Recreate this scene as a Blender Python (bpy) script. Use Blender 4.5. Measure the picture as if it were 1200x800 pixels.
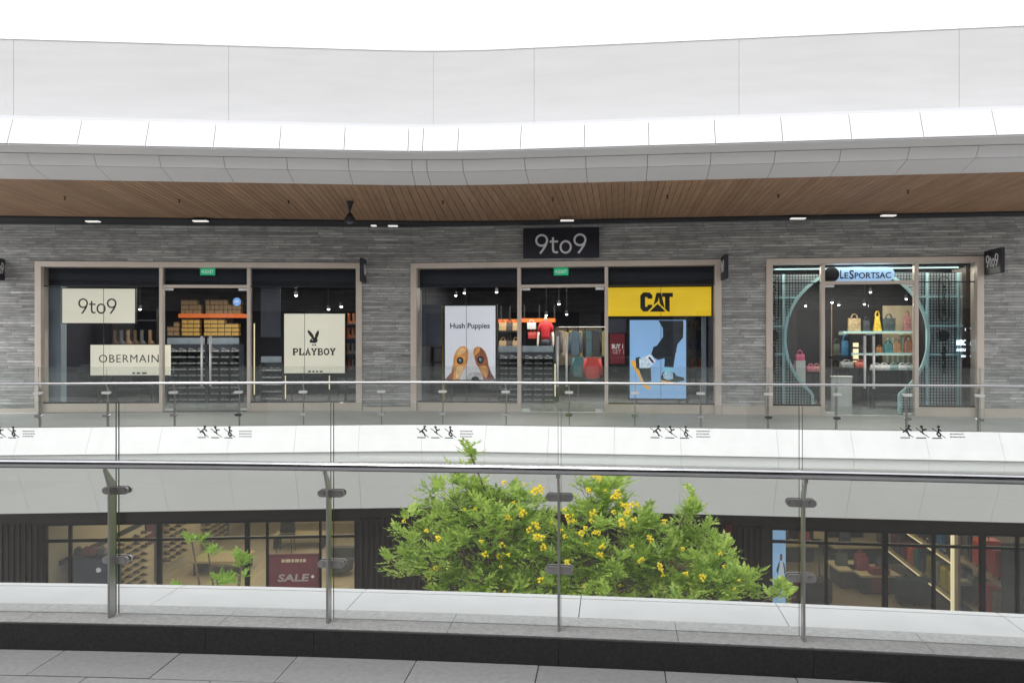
import bpy, bmesh, math, random
from mathutils import Vector, Matrix
random.seed(7)
R = math.radians
for o in list(bpy.data.objects): bpy.data.objects.remove(o)
SC = bpy.context.scene
COL = SC.collection
# ------------------------------------------------------------------ camera, sky, sun, exposure
EYE = 1.7
cam = bpy.data.cameras.new('camera'); cam.sensor_width = 36; cam.lens = 30; cam.clip_start = .05; cam.clip_end = 1500
co = bpy.data.objects.new('camera', cam); COL.objects.link(co)
co.location = (0, 0, EYE); co.rotation_euler = (R(90), 0, 0); SC.camera = co
SUN_EL, SUN_AZ = R(58), R(200)
w = bpy.data.worlds.new('World'); SC.world = w; w.use_nodes = True
nt = w.node_tree; nt.nodes.clear()
out = nt.nodes.new('ShaderNodeOutputWorld'); bg = nt.nodes.new('ShaderNodeBackground'); bg.inputs[1].default_value = .1
sky = nt.nodes.new('ShaderNodeTexSky'); sky.sky_type = 'NISHITA'; sky.sun_disc = False
sky.sun_elevation = SUN_EL; sky.sun_rotation = SUN_AZ
tc = nt.nodes.new('ShaderNodeTexCoord'); mp = nt.nodes.new('ShaderNodeMapping'); mp.inputs['Scale'].default_value = (1, 1, 2.2)
nz = nt.nodes.new('ShaderNodeTexNoise'); nz.inputs['Scale'].default_value = 2.3; nz.inputs['Detail'].default_value = 5
cr = nt.nodes.new('ShaderNodeValToRGB'); cr.color_ramp.elements[0].position = .33; cr.color_ramp.elements[0].color = (8.3, 8.35, 8.5, 1)
cr.color_ramp.elements[1].position = .6; cr.color_ramp.elements[1].color = (9.75, 9.77, 9.8, 1)
mx = nt.nodes.new('ShaderNodeMix'); mx.data_type = 'RGBA'; mx.inputs['Factor'].default_value = .96
L = nt.links.new
L(tc.outputs['Generated'], mp.inputs[0]); L(mp.outputs[0], nz.inputs['Vector']); L(nz.outputs[0], cr.inputs[0])
sx_ = nt.nodes.new('ShaderNodeSeparateXYZ'); L(tc.outputs['Generated'], sx_.inputs[0])
mrg = nt.nodes.new('ShaderNodeMapRange'); mrg.inputs[1].default_value = 0; mrg.inputs[2].default_value = .9; mrg.inputs[3].default_value = 1.25; mrg.inputs[4].default_value = .62   # thin cloud, brighter low down
L(sx_.outputs[2], mrg.inputs[0])
mg = nt.nodes.new('ShaderNodeMix'); mg.data_type = 'RGBA'; mg.blend_type = 'MULTIPLY'; mg.inputs[0].default_value = 1
L(cr.outputs[0], mg.inputs['A']); L(mrg.outputs[0], mg.inputs['B'])
L(sky.outputs[0], mx.inputs['A']); L(mg.outputs['Result'], mx.inputs['B']); L(mx.outputs['Result'], bg.inputs[0]); L(bg.outputs[0], out.inputs[0])
sl = bpy.data.lights.new('sun', 'SUN'); sl.energy = .5; sl.angle = R(20); sl.color = (1, .97, .92)
so = bpy.data.objects.new('sun', sl); COL.objects.link(so)
so.rotation_euler = (R(90) - SUN_EL, 0, -SUN_AZ + R(180)); so.location = (0, -10, 30)
SC.view_settings.view_transform = 'Standard'; SC.view_settings.look = 'None'; SC.view_settings.gamma = 1
SC.view_settings.use_curve_mapping = False
SC.view_settings.exposure = 1.2
SC.render.engine = 'CYCLES'
try:
    SC.cycles.transparent_max_bounces = 32; SC.cycles.max_bounces = 10; SC.cycles.sample_clamp_indirect = 6
except Exception: pass

# ------------------------------------------------------------------ materials
def mat(name, col, rough=.6, metal=0, var=.08, vscale=3, bump=0, bscale=40, emit=0, spec=.5, vstretch=(1, 1, 1), coat=0):
    m = bpy.data.materials.new(name); m.use_nodes = True; t = m.node_tree; b = t.nodes['Principled BSDF']
    b.inputs['Roughness'].default_value = rough; b.inputs['Metallic'].default_value = metal
    b.inputs['Specular IOR Level'].default_value = spec; b.inputs['Coat Weight'].default_value = coat
    c = (*col, 1); b.inputs['Base Color'].default_value = c
    tc = t.nodes.new('ShaderNodeTexCoord'); mp = t.nodes.new('ShaderNodeMapping'); mp.inputs['Scale'].default_value = vstretch
    t.links.new(tc.outputs['Object'], mp.inputs[0])
    if var:
        n = t.nodes.new('ShaderNodeTexNoise'); n.inputs['Scale'].default_value = vscale; n.inputs['Detail'].default_value = 6
        r = t.nodes.new('ShaderNodeValToRGB')
        r.color_ramp.elements[0].position = .3; r.color_ramp.elements[1].position = .7
        r.color_ramp.elements[0].color = tuple(x * (1 - var) for x in col) + (1,)
        r.color_ramp.elements[1].color = tuple(min(1, x * (1 + var)) for x in col) + (1,)
        t.links.new(mp.outputs[0], n.inputs['Vector']); t.links.new(n.outputs[0], r.inputs[0]); t.links.new(r.outputs[0], b.inputs['Base Color'])
        if emit: t.links.new(r.outputs[0], b.inputs['Emission Color'])
        mr = t.nodes.new('ShaderNodeMapRange'); mr.inputs[3].default_value = max(0, rough - .06); mr.inputs[4].default_value = min(1, rough + .06)
        t.links.new(n.outputs[0], mr.inputs[0]); t.links.new(mr.outputs[0], b.inputs['Roughness'])
    if bump:
        n2 = t.nodes.new('ShaderNodeTexNoise'); n2.inputs['Scale'].default_value = bscale; n2.inputs['Detail'].default_value = 4
        bp = t.nodes.new('ShaderNodeBump'); bp.inputs['Strength'].default_value = bump; bp.inputs['Distance'].default_value = .01
        t.links.new(mp.outputs[0], n2.inputs['Vector']); t.links.new(n2.outputs[0], bp.inputs['Height']); t.links.new(bp.outputs[0], b.inputs['Normal'])
    if emit:
        b.inputs['Emission Color'].default_value = c; b.inputs['Emission Strength'].default_value = emit
    return m

def glass(name, tint, refl=1.0, ior=1.45, dust=0):
    m = bpy.data.materials.new(name); m.use_nodes = True; t = m.node_tree; t.nodes.clear()
    o = t.nodes.new('ShaderNodeOutputMaterial'); df = t.nodes.new('ShaderNodeBsdfDiffuse'); df.inputs[0].default_value = (.7, .76, .74, 1); m0 = t.nodes.new('ShaderNodeMixShader'); m0.inputs[0].default_value = dust; mx = t.nodes.new('ShaderNodeMixShader')
    tr = t.nodes.new('ShaderNodeBsdfTransparent'); gl = t.nodes.new('ShaderNodeBsdfGlossy'); fr = t.nodes.new('ShaderNodeFresnel')
    gl.inputs['Roughness'].default_value = .0; fr.inputs['IOR'].default_value = ior; tr.inputs[0].default_value = (*tint, 1)
    n = t.nodes.new('ShaderNodeTexNoise'); n.inputs['Scale'].default_value = 1.3; bp = t.nodes.new('ShaderNodeBump')
    bp.inputs['Strength'].default_value = .02; bp.inputs['Distance'].default_value = .02
    t.links.new(n.outputs[0], bp.inputs['Height']); t.links.new(bp.outputs[0], gl.inputs['Normal'])
    mm = t.nodes.new('ShaderNodeMath'); mm.operation = 'MULTIPLY'; mm.inputs[1].default_value = refl
    t.links.new(fr.outputs[0], mm.inputs[0]); t.links.new(mm.outputs[0], mx.inputs[0])
    t.links.new(tr.outputs[0], m0.inputs[1]); t.links.new(df.outputs[0], m0.inputs[2]); t.links.new(m0.outputs[0], mx.inputs[1]); t.links.new(gl.outputs[0], mx.inputs[2]); t.links.new(mx.outputs[0], o.inputs[0])
    return m

def stone_mat():
    m = bpy.data.materials.new('ledge_stone'); m.use_nodes = True; t = m.node_tree; b = t.nodes['Principled BSDF']; N = t.nodes.new; K = t.links.new
    b.inputs['Roughness'].default_value = .8
    tc = N('ShaderNodeTexCoord'); sp = N('ShaderNodeSeparateXYZ'); K(tc.outputs['Object'], sp.inputs[0])
    cb = N('ShaderNodeCombineXYZ'); K(sp.outputs[0], cb.inputs[0]); K(sp.outputs[2], cb.inputs[1])
    rw = N('ShaderNodeMath'); rw.operation = 'DIVIDE'; rw.inputs[1].default_value = .066; K(sp.outputs[2], rw.inputs[0])
    rf = N('ShaderNodeMath'); rf.operation = 'FLOOR'; K(rw.outputs[0], rf.inputs[0]); wn = N('ShaderNodeTexWhiteNoise'); wn.noise_dimensions = '1D'; K(rf.outputs[0], wn.inputs['W'])
    ml = N('ShaderNodeMath'); ml.operation = 'MULTIPLY_ADD'; ml.inputs[1].default_value = 3; K(wn.outputs[0], ml.inputs[0]); K(sp.outputs[0], ml.inputs[2])
    cb = N('ShaderNodeCombineXYZ'); K(ml.outputs[0], cb.inputs[0]); K(sp.outputs[2], cb.inputs[1])
    def brick(wd, h, off, c1, c2, mo):
        k = N('ShaderNodeTexBrick'); k.inputs['Scale'].default_value = 1; k.inputs['Brick Width'].default_value = wd; k.inputs['Row Height'].default_value = h
        k.inputs['Mortar Size'].default_value = mo; k.inputs['Color1'].default_value = (c1, c1, c1, 1); k.inputs['Color2'].default_value = (c2, c2, c2, 1)
        k.inputs['Mortar'].default_value = (.5, .5, .5, 1); k.offset = off; k.offset_frequency = 2; k.inputs['Bias'].default_value = 0
        K(cb.outputs[0], k.inputs[0]); return k
    b1 = brick(.62, .066, .37, .70, 1.25, .006); b2 = brick(1.31, .066, .29, .72, 1.15, .001)
    m1 = N('ShaderNodeMix'); m1.data_type = 'RGBA'; m1.blend_type = 'MULTIPLY'; m1.inputs[0].default_value = 1
    K(b1.outputs[0], m1.inputs['A']); K(b2.outputs[0], m1.inputs['B'])
    mp = N('ShaderNodeMapping'); mp.inputs['Scale'].default_value = (2.2, 11, 1); K(cb.outputs[0], mp.inputs[0])
    n = N('ShaderNodeTexNoise'); n.inputs['Scale'].default_value = 1.6; n.inputs['Detail'].default_value = 8; K(mp.outputs[0], n.inputs[0])
    r = N('ShaderNodeValToRGB'); e = r.color_ramp.elements
    e[0].position = .33; e[0].color = (.32, .322, .32, 1); e[1].position = .74; e[1].color = (.56, .562, .55, 1)
    e2 = r.color_ramp.elements.new(.46); e2.color = (.42, .423, .42, 1)
    K(n.outputs[0], r.inputs[0])
    m2 = N('ShaderNodeMix'); m2.data_type = 'RGBA'; m2.blend_type = 'MULTIPLY'; m2.inputs[0].default_value = .85
    K(r.outputs[0], m2.inputs['A']); K(m1.outputs['Result'], m2.inputs['B'])
    big = N('ShaderNodeTexNoise'); big.inputs['Scale'].default_value = .5; K(cb.outputs[0], big.inputs[0])
    mr = N('ShaderNodeMapRange'); mr.inputs[3].default_value = .75; mr.inputs[4].default_value = 1.3; K(big.outputs[0], mr.inputs[0])
    m3 = N('ShaderNodeMix'); m3.data_type = 'RGBA'; m3.blend_type = 'MULTIPLY'; m3.inputs[0].default_value = 1
    K(m2.outputs['Result'], m3.inputs['A']); K(mr.outputs[0], m3.inputs['B']); K(m3.outputs['Result'], b.inputs['Base Color'])
    bp = N('ShaderNodeBump'); bp.inputs['Strength'].default_value = .9; bp.inputs['Distance'].default_value = .03
    K(m2.outputs['Result'], bp.inputs['Height']); K(bp.outputs[0], b.inputs['Normal'])
    return m

def island_mat(name, c1, c2, rough=.5, stretch=(2, 25, 2), grain=.25, metal=0):
    m = bpy.data.materials.new(name); m.use_nodes = True; t = m.node_tree; b = t.nodes['Principled BSDF']; N = t.nodes.new; K = t.links.new
    b.inputs['Roughness'].default_value = rough; b.inputs['Metallic'].default_value = metal
    g = N('ShaderNodeNewGeometry'); mx = N('ShaderNodeMix'); mx.data_type = 'RGBA'
    mx.inputs['A'].default_value = (*c1, 1); mx.inputs['B'].default_value = (*c2, 1); K(g.outputs['Random Per Island'], mx.inputs[0])
    tc = N('ShaderNodeTexCoord'); mp = N('ShaderNodeMapping'); mp.inputs['Scale'].default_value = stretch; K(tc.outputs['Object'], mp.inputs[0])
    n = N('ShaderNodeTexNoise'); n.inputs['Scale'].default_value = 1; n.inputs['Detail'].default_value = 8; K(mp.outputs[0], n.inputs[0])
    mr = N('ShaderNodeMapRange'); mr.inputs[1].default_value = .25; mr.inputs[2].default_value = .75; mr.inputs[3].default_value = 1 - grain; mr.inputs[4].default_value = 1 + grain; K(n.outputs[0], mr.inputs[0])
    m2 = N('ShaderNodeMix'); m2.data_type = 'RGBA'; m2.blend_type = 'MULTIPLY'; m2.inputs[0].default_value = 1
    K(mx.outputs['Result'], m2.inputs['A']); K(mr.outputs[0], m2.inputs['B']); K(m2.outputs['Result'], b.inputs['Base Color'])
    return m

def leaf_mat(name, c1, c2):
    m = bpy.data.materials.new(name); m.use_nodes = True; t = m.node_tree; t.nodes.clear(); N = t.nodes.new; K = t.links.new
    o = N('ShaderNodeOutputMaterial'); b = N('ShaderNodeBsdfPrincipled'); b.inputs['Roughness'].default_value = .45
    g = N('ShaderNodeNewGeometry'); mx = N('ShaderNodeMix'); mx.data_type = 'RGBA'; mx.inputs['A'].default_value = (*c1, 1); mx.inputs['B'].default_value = (*c2, 1)
    tc = N('ShaderNodeTexCoord'); n = N('ShaderNodeTexNoise'); n.inputs['Scale'].default_value = 3.5; K(tc.outputs['Object'], n.inputs[0])
    ad = N('ShaderNodeMath'); ad.operation = 'ADD'; K(g.outputs['Random Per Island'], ad.inputs[0]); K(n.outputs[0], ad.inputs[1])
    mu = N('ShaderNodeMapRange'); mu.inputs[1].default_value = .35; mu.inputs[2].default_value = 1.2; K(ad.outputs[0], mu.inputs[0])
    K(mu.outputs[0], mx.inputs[0]); K(mx.outputs['Result'], b.inputs['Base Color'])
    tr = N('ShaderNodeBsdfTranslucent'); K(mx.outputs['Result'], tr.inputs[0]); s = N('ShaderNodeMixShader'); s.inputs[0].default_value = .45
    K(b.outputs[0], s.inputs[1]); K(tr.outputs[0], s.inputs[2]); K(s.outputs[0], o.inputs[0])
    return m

M = {}
M['white'] = mat('white_aluminium', (.80, .80, .805), .45, var=.035, vscale=1.2, vstretch=(3, 3, .5))
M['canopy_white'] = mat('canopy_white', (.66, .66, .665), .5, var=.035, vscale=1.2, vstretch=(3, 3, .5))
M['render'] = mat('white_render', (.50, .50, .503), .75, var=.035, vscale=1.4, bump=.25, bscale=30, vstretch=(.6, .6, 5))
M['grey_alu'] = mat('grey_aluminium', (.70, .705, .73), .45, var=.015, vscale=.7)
M['lower_alu'] = mat('pale_grey_aluminium', (.80, .82, .815), .5, var=.03, vscale=.6)
M['joint'] = mat('dark_joint', (.05, .05, .055), .9, var=.1)
M['wood'] = island_mat('soffit_wood', (.30, .175, .10), (.39, .235, .14), .55, (14, 1.2, 4), .22)
M['dark'] = mat('dark_recess', (.03, .034, .042), .7, var=.1)
M['stone'] = stone_mat()
M['frame'] = mat('bronze_frame', (.68, .60, .53), .4, .1, var=.04)
M['glass'] = glass('shop_glass', (.95, .965, .97), 1.7, dust=.0)
M['rail_glass'] = glass('rail_glass', (.975, .988, .982), 1.0, dust=.006)
M['far_glass'] = glass('far_rail_glass', (.97, .985, .978), 1.4, dust=.03)
M['glass_edge'] = mat('glass_edge', (.10, .13, .12), .25, var=.1)
M['steel'] = mat('brushed_steel', (.50, .49, .48), .36, .85, var=.08, vscale=20, vstretch=(1, 1, .1))
M['rail_steel'] = mat('polished_steel', (.62, .62, .64), .13, 1, var=.05, vscale=8)
M['granite_top'] = mat('flamed_granite', (.55, .55, .545), .75, var=.16, vscale=45, bump=.35, bscale=120)
M['granite_dark'] = mat('dark_granite', (.04, .04, .041), .4, var=.3, vscale=60, bump=.15, bscale=90)
M['tile'] = island_mat('floor_tile', (.41, .407, .408), (.46, .457, .458), .65, (30, 30, 30), .12)
M['tile_far'] = mat('far_floor', (.66, .67, .66), .5, var=.08, vscale=1.5)
M['shop_floor'] = mat('shop_floor', (.22, .23, .24), .25, var=.1, vscale=2)
M['navy'] = mat('navy_panel', (.012, .014, .028), .45, var=.15)
M['black'] = mat('black_paint', (.012, .012, .014), .5, var=.1)
M['ink'] = mat('black_ink', (.015, .015, .018), .6, var=.05)
M['darkwall'] = mat('dark_shop_wall', (.012, .014, .026), .8, var=.2)
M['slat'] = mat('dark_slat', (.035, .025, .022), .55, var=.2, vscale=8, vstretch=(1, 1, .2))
M['cream_lit'] = mat('cream_lightbox', (.85, .80, .66), .6, var=.02, vscale=.8, emit=.25)
M['white_lit'] = mat('white_lightbox', (.78, .78, .84), .6, var=.03, vscale=.7, emit=.24)
M['yellow_lit'] = mat('yellow_lightbox', (.90, .60, .02), .5, var=.06, vscale=.9, emit=.27)
M['blue_lit'] = mat('blue_lightbox', (.32, .55, .88), .5, var=.06, vscale=.8, emit=.24)
M['lamp'] = mat('lamp_glow', (1, .98, .92), .5, var=0, emit=6)
M['lamp_soft'] = mat('lamp_soft', (1, .98, .94), .5, var=0, emit=.28)
M['neon'] = mat('neon_letters', (.75, .88, 1), .5, var=0, emit=1.0)
M['grey_text'] = mat('pale_letters', (.82, .82, .86), .5, var=.02)
M['green_lit'] = mat('green_sign', (.02, .45, .2), .5, var=.02, emit=.3)
M['white_letters'] = mat('white_letters', (.85, .85, .85), .5, var=0, emit=.15)
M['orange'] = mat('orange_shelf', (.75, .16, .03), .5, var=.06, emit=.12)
M['gold'] = island_mat('gold_cartons', (.62, .36, .06), (.75, .50, .16), .7, (9, 9, 60), .3)
M['brownbox'] = island_mat('brown_cartons', (.30, .2, .12), (.42, .28, .15), .7, (9, 9, 60), .3)
M['rackblue'] = mat('rack_slate', (.03, .038, .055), .55, var=.1)
M['shoe_up'] = mat('shoe_dark', (.10, .11, .12), .6, var=.3, vscale=20)
M['sole'] = mat('shoe_sole', (.82, .84, .86), .5, var=.05)
M['teal'] = mat('teal_paint', (.52, .82, .86), .4, var=.04)
M['wire'] = mat('black_wire', (.03, .04, .045), .5, var=.1)
M['beige'] = mat('beige_wall', (.50, .45, .33), .7, var=.06)
M['woodfloor'] = island_mat('light_wood_floor', (.36, .31, .21), (.44, .38, .26), .45, (2, 14, 2), .12)
M['tanfloor'] = mat('tan_floor', (.20, .165, .11), .4, var=.1, vscale=2)
M['shelfwood'] = mat('pale_shelf', (.46, .38, .22), .55, var=.1, vscale=10)
M['shelf_lit'] = mat('lit_shelf_edge', (.95, .80, .48), .5, var=.02, emit=.35)
M['white_obj'] = mat('white_lacquer', (.72, .74, .74), .4, var=.03)
M['greyblue'] = mat('slate_blue_panel', (.11, .12, .17), .5, var=.1)
M['darkblue'] = mat('dark_blue', (.02, .05, .12), .45, var=.15)
M['ground'] = mat('plaza_paving', (.46, .44, .41), .7, var=.15, vscale=1)
M['bark'] = mat('bark', (.16, .12, .08), .85, var=.3, vscale=12, bump=.5, vstretch=(1, 1, .3))
M['leaf'] = leaf_mat('leaf', (.15, .30, .045), (.55, .70, .16))
M['leaf_young'] = leaf_mat('leaf_young', (.13, .30, .03), (.33, .52, .07))
M['flower'] = mat('yellow_petals', (.95, .72, .015), .5, var=.08, vscale=30)
M['beam'] = mat('pale_column', (.30, .38, .46), .5, var=.15, vscale=2, vstretch=(4, 4, .6))
def cm(name, col, rough=.6, var=.15, **k):
    if name not in M: M[name] = mat(name, col, rough, var=var, **k)
    return M[name]

# ------------------------------------------------------------------ mesh builder
class MB:
    def __init__(s): s.v = []; s.f = []
    def add(s, v, f):
        b = len(s.v); s.v += [tuple(p) for p in v]; s.f += [tuple(b + i for i in q) for q in f]; return s
    def box(s, x0, x1, y0, y1, z0, z1):
        v = [(x, y, z) for z in (z0, z1) for y in (y0, y1) for x in (x0, x1)]
        return s.add(v, [(0, 2, 3, 1), (4, 5, 7, 6), (0, 1, 5, 4), (2, 6, 7, 3), (0, 4, 6, 2), (1, 3, 7, 5)])
    def cyl(s, p0, p1, r0, r1=None, seg=10, caps=True):
        r1 = r0 if r1 is None else r1; p0, p1 = Vector(p0), Vector(p1); d = (p1 - p0).normalized()
        a = d.orthogonal().normalized(); b = d.cross(a); v = []
        for p, r in ((p0, r0), (p1, r1)):
            for i in range(seg):
                t = 2 * math.pi * i / seg; v.append(p + (a * math.cos(t) + b * math.sin(t)) * r)
        f = [(i, (i + 1) % seg, seg + (i + 1) % seg, seg + i) for i in range(seg)]
        if caps: f += [tuple(range(seg))[::-1], tuple(range(seg, 2 * seg))]
        return s.add(v, f)
    def tube(s, pts, r, seg=8, closed=False):
        pts = [Vector(p) for p in pts]; n = len(pts); v = []; up = None
        for i, p in enumerate(pts):
            a = pts[(i - 1) % n] if (i or closed) else p; b = pts[(i + 1) % n] if (i < n - 1 or closed) else p
            d = (b - a).normalized()
            up = d.orthogonal().normalized() if up is None else (up - d * up.dot(d)).normalized()
            q = d.cross(up)
            rr = r[i] if isinstance(r, (list, tuple)) else r
            for k in range(seg):
                t = 2 * math.pi * k / seg; v.append(p + (up * math.cos(t) + q * math.sin(t)) * rr)
        f = []
        for i in range(n if closed else n - 1):
            j = (i + 1) % n
            for k in range(seg): f.append((i * seg + k, i * seg + (k + 1) % seg, j * seg + (k + 1) % seg, j * seg + k))
        if not closed: f += [tuple(range(seg))[::-1], tuple(range((n - 1) * seg, n * seg))]
        return s.add(v, f)
    def loft(s, rings, caps=True):
        k = len(rings[0]); v = [p for r in rings for p in r]; f = []
        for i in range(len(rings) - 1):
            for j in range(k): f.append((i * k + j, i * k + (j + 1) % k, (i + 1) * k + (j + 1) % k, (i + 1) * k + j))
        if caps: f += [tuple(range(k))[::-1], tuple(range((len(rings) - 1) * k, len(rings) * k))]
        return s.add(v, f)
    def plate(s, poly, n0, n1):        # poly in (s, z), extruded in n
        k = len(poly)
        v = [(a, n0, b) for a, b in poly] + [(a, n1, b) for a, b in poly]
        f = [tuple(range(k)), tuple(range(k, 2 * k))[::-1]] + [(i, i + k, (i + 1) % k + k, (i + 1) % k) for i in range(k)]
        return s.add(v, f)
    def ellipse(s, cx, cz, rx, rz, n0, n1, rot=0, seg=20):
        return s.plate([(cx + rx * math.cos(t) * math.cos(rot) - rz * math.sin(t) * math.sin(rot), cz + rx * math.cos(t) * math.sin(rot) + rz * math.sin(t) * math.cos(rot))
                        for t in [2 * math.pi * i / seg for i in range(seg)]], n0, n1)
    def stroke(s, pts, wd, n0, n1, closed=False):
        pts = [Vector((p[0], p[1])) for p in pts]; n = len(pts); Lf = []; Rt = []
        for i, p in enumerate(pts):
            a = pts[(i - 1) % n] if (i or closed) else None; b = pts[(i + 1) % n] if (i < n - 1 or closed) else None
            d1 = (p - a).normalized() if a is not None else (b - p).normalized(); d2 = (b - p).normalized() if b is not None else d1
            n1_ = Vector((-d1.y, d1.x)); n2_ = Vector((-d2.y, d2.x)); m = (n1_ + n2_); m = m.normalized() if m.length > 1e-6 else n1_
            c = max(.45, m.dot(n1_)); Lf.append(p + m * wd / 2 / c); Rt.append(p - m * wd / 2 / c)
        for i in range(n if closed else n - 1):
            j = (i + 1) % n; q = [Lf[i], Rt[i], Rt[j], Lf[j]]; v = [(a.x, n0, a.y) for a in q] + [(a.x, n1, a.y) for a in q]
            f = [(0, 1, 2, 3), (7, 6, 5, 4), (1, 5, 6, 2), (3, 7, 4, 0)]
            if not closed and i == 0: f.append((0, 4, 5, 1))
            if not closed and i == n - 2: f.append((2, 6, 7, 3))
            s.add(v, f)
        return s
    def build(s, name, m, base=(0, 0, 0), smooth=False, bevel=0):
        me = bpy.data.meshes.new(name); bx, by, bz = base
        me.from_pydata([(x - bx, y - by, z - bz) for x, y, z in s.v], [], s.f); me.update()
        bm = bmesh.new(); bm.from_mesh(me)
        bmesh.ops.recalc_face_normals(bm, faces=bm.faces)
        if bevel: bmesh.ops.bevel(bm, geom=[e for e in bm.edges if len(e.link_faces) == 2 and e.calc_face_angle(0) > .6], offset=bevel, segments=2, affect='EDGES', clamp_overlap=True)
        bm.to_mesh(me); bm.free()
        if smooth:
            for p in me.polygons: p.use_smooth = True
        me.materials.append(m)
        return me

class Frame:
    def __init__(s, O, ang): s.O = Vector(O); s.a = ang; s.u = Vector((math.cos(ang), math.sin(ang))); s.v = Vector((-math.sin(ang), math.cos(ang)))
    def px(s, x, y, n=0):      # where the sight line through a photo point meets the vertical plane n behind the wall line
        k = (x - 600) / 1000; Y = (n + s.O.dot(s.v)) / (k * s.v.x + s.v.y); P = Vector((k * Y, Y)) - s.O
        return P.dot(s.u), EYE - (y - 400) / 1000 * Y
    def W(s, a, n, z): p = s.O + s.u * a + s.v * n; return (p.x, p.y, z)
FW = Frame((0, 0), 0)
def two(K, P):
    d = (Vector(P) - Vector(K)); return math.atan2(d.y, d.x)
K0 = (-.118 * 20.93, 20.93)
FR = Frame(K0, two(K0, (.6 * 19.09, 19.09)))
FL = Frame(K0, two((-.6 * 20.35, 20.35), K0))
K1 = (-.118 * 17.5, 17.5)
GL = Frame(K1, R(4.6)); GR = Frame(K1, R(-7.5))

class Thing:
    def __init__(s, name, label, cat, fr=FW, base=(0, 0, 0), group=None, rot=0):
        s.fr, s.base = fr, base; o = bpy.data.objects.new(name, None); COL.objects.link(o); s.o = o
        o.empty_display_size = .1
        o.location = fr.W(*base); o.rotation_euler = (0, 0, fr.a + rot); o['label'] = label; o['category'] = cat
        if group: o['group'] = group
    def part(s, name, mb, m, parent=None, label=None, **k):
        o = bpy.data.objects.new(name, mb.build(name, m, s.base, **k)); COL.objects.link(o); o.parent = parent or s.o
        if label: o['label'] = label
        return o
def single(name, label, cat, mb, m, fr=FW, base=(0, 0, 0), group=None, kind=None, **k):
    o = bpy.data.objects.new(name, mb.build(name, m, base, **k)); COL.objects.link(o)
    o.location = fr.W(*base); o.rotation_euler = (0, 0, fr.a)
    if kind: o['kind'] = kind
    if label: o['label'] = label
    if cat: o['category'] = cat
    if group: o['group'] = group
    return o
def struct(name, mb, m, label=None, **k): return single(name, label, None, mb, m, kind='structure', **k)
def dup(root, loc, rz, label=None, scale=None, mats=None):
    r = root.copy(); COL.objects.link(r); r.location = loc; r.rotation_euler = (0, 0, rz)
    if scale: r.scale = scale
    if label: r['label'] = label
    for ch in root.children:
        c = ch.copy(); COL.objects.link(c); c.parent = r
        for g in ch.children:
            d = g.copy(); COL.objects.link(d); d.parent = c
    return r
def arc(cx, cz, r, a0, a1, n=20, rz=None):
    rz = rz or r
    return [(cx + r * math.cos(R(a0 + (a1 - a0) * i / n)), cz + rz * math.sin(R(a0 + (a1 - a0) * i / n))) for i in range(n + 1)]

def text_mb(txt, s0, z0, wd, ht, n0, n1, rot=0, bold=0, spacing=1.0):
    """flat lettering fitted to a box of width wd, height ht whose lower left corner is (s0, z0); rot=-90 reads downwards"""
    c = bpy.data.curves.new('txt', 'FONT'); c.body = txt; c.size = 1; c.offset = bold; c.resolution_u = 3; c.space_character = spacing
    o = bpy.data.objects.new('txt', c); COL.objects.link(o)
    bpy.context.view_layer.update()
    me = bpy.data.meshes.new_from_object(o.evaluated_get(bpy.context.evaluated_depsgraph_get()))
    bpy.data.objects.remove(o)
    V = [(v.co.x, v.co.y) for v in me.vertices]
    x0 = min(v[0] for v in V); x1 = max(v[0] for v in V); y0 = min(v[1] for v in V); y1 = max(v[1] for v in V)
    def mp(x, y):
        a = (x - x0) / (x1 - x0); b = (y - y0) / (y1 - y0)
        if rot == -90: return (s0 + b * wd, z0 + (1 - a) * ht)
        return (s0 + a * wd, z0 + b * ht)
    P = [mp(*v) for v in V]; k = len(P); mb = MB()
    F = [tuple(p.vertices) for p in me.polygons]; ec = {}
    for f in F:
        for i in range(len(f)): ec.setdefault(tuple(sorted((f[i], f[(i + 1) % len(f)]))), []).append((f[i], f[(i + 1) % len(f)]))
    vs = [(a, n0, b) for a, b in P] + [(a, n1, b) for a, b in P]
    fs = F + [tuple(i + k for i in f[::-1]) for f in F] + [(e[0][0], e[0][0] + k, e[0][1] + k, e[0][1]) for e in ec.values() if len(e) == 1]
    bpy.data.meshes.remove(me)
    return mb.add(vs, fs)

def nine_to_nine(mb, s0, z0, wd, ht, n, th=.004, sw=.1):
    """the 9to9 wordmark: round geometric digits"""
    k = ht; x = s0; W = wd / 2.72
    def X(a): return s0 + a * W
    i = [0]
    def st(pts, closed=False):
        i[0] += 1; mb.stroke([(X(a), z0 + b * k) for a, b in pts], sw * k, n - th - i[0] * .0006, n, closed)
    def nine(o):
        st([(o + .33 + .29 * math.cos(R(t)), .67 + .28 * math.sin(R(t))) for t in range(0, 360, 15)], True)
        st([(o + .61, .62), (o + .55, .42), (o + .40, .18), (o + .24, -.02)])
    nine(0)
    st([(.93, .82), (.93, .2), (.97, .07), (1.08, .03), (1.2, .05)]); st([(.76, .60), (1.2, .60)])
    st([(1.60 + .27 * math.cos(R(t)), .31 + .30 * math.sin(R(t))) for t in range(0, 360, 15)], True)
    nine(2.02)
    return mb

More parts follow.
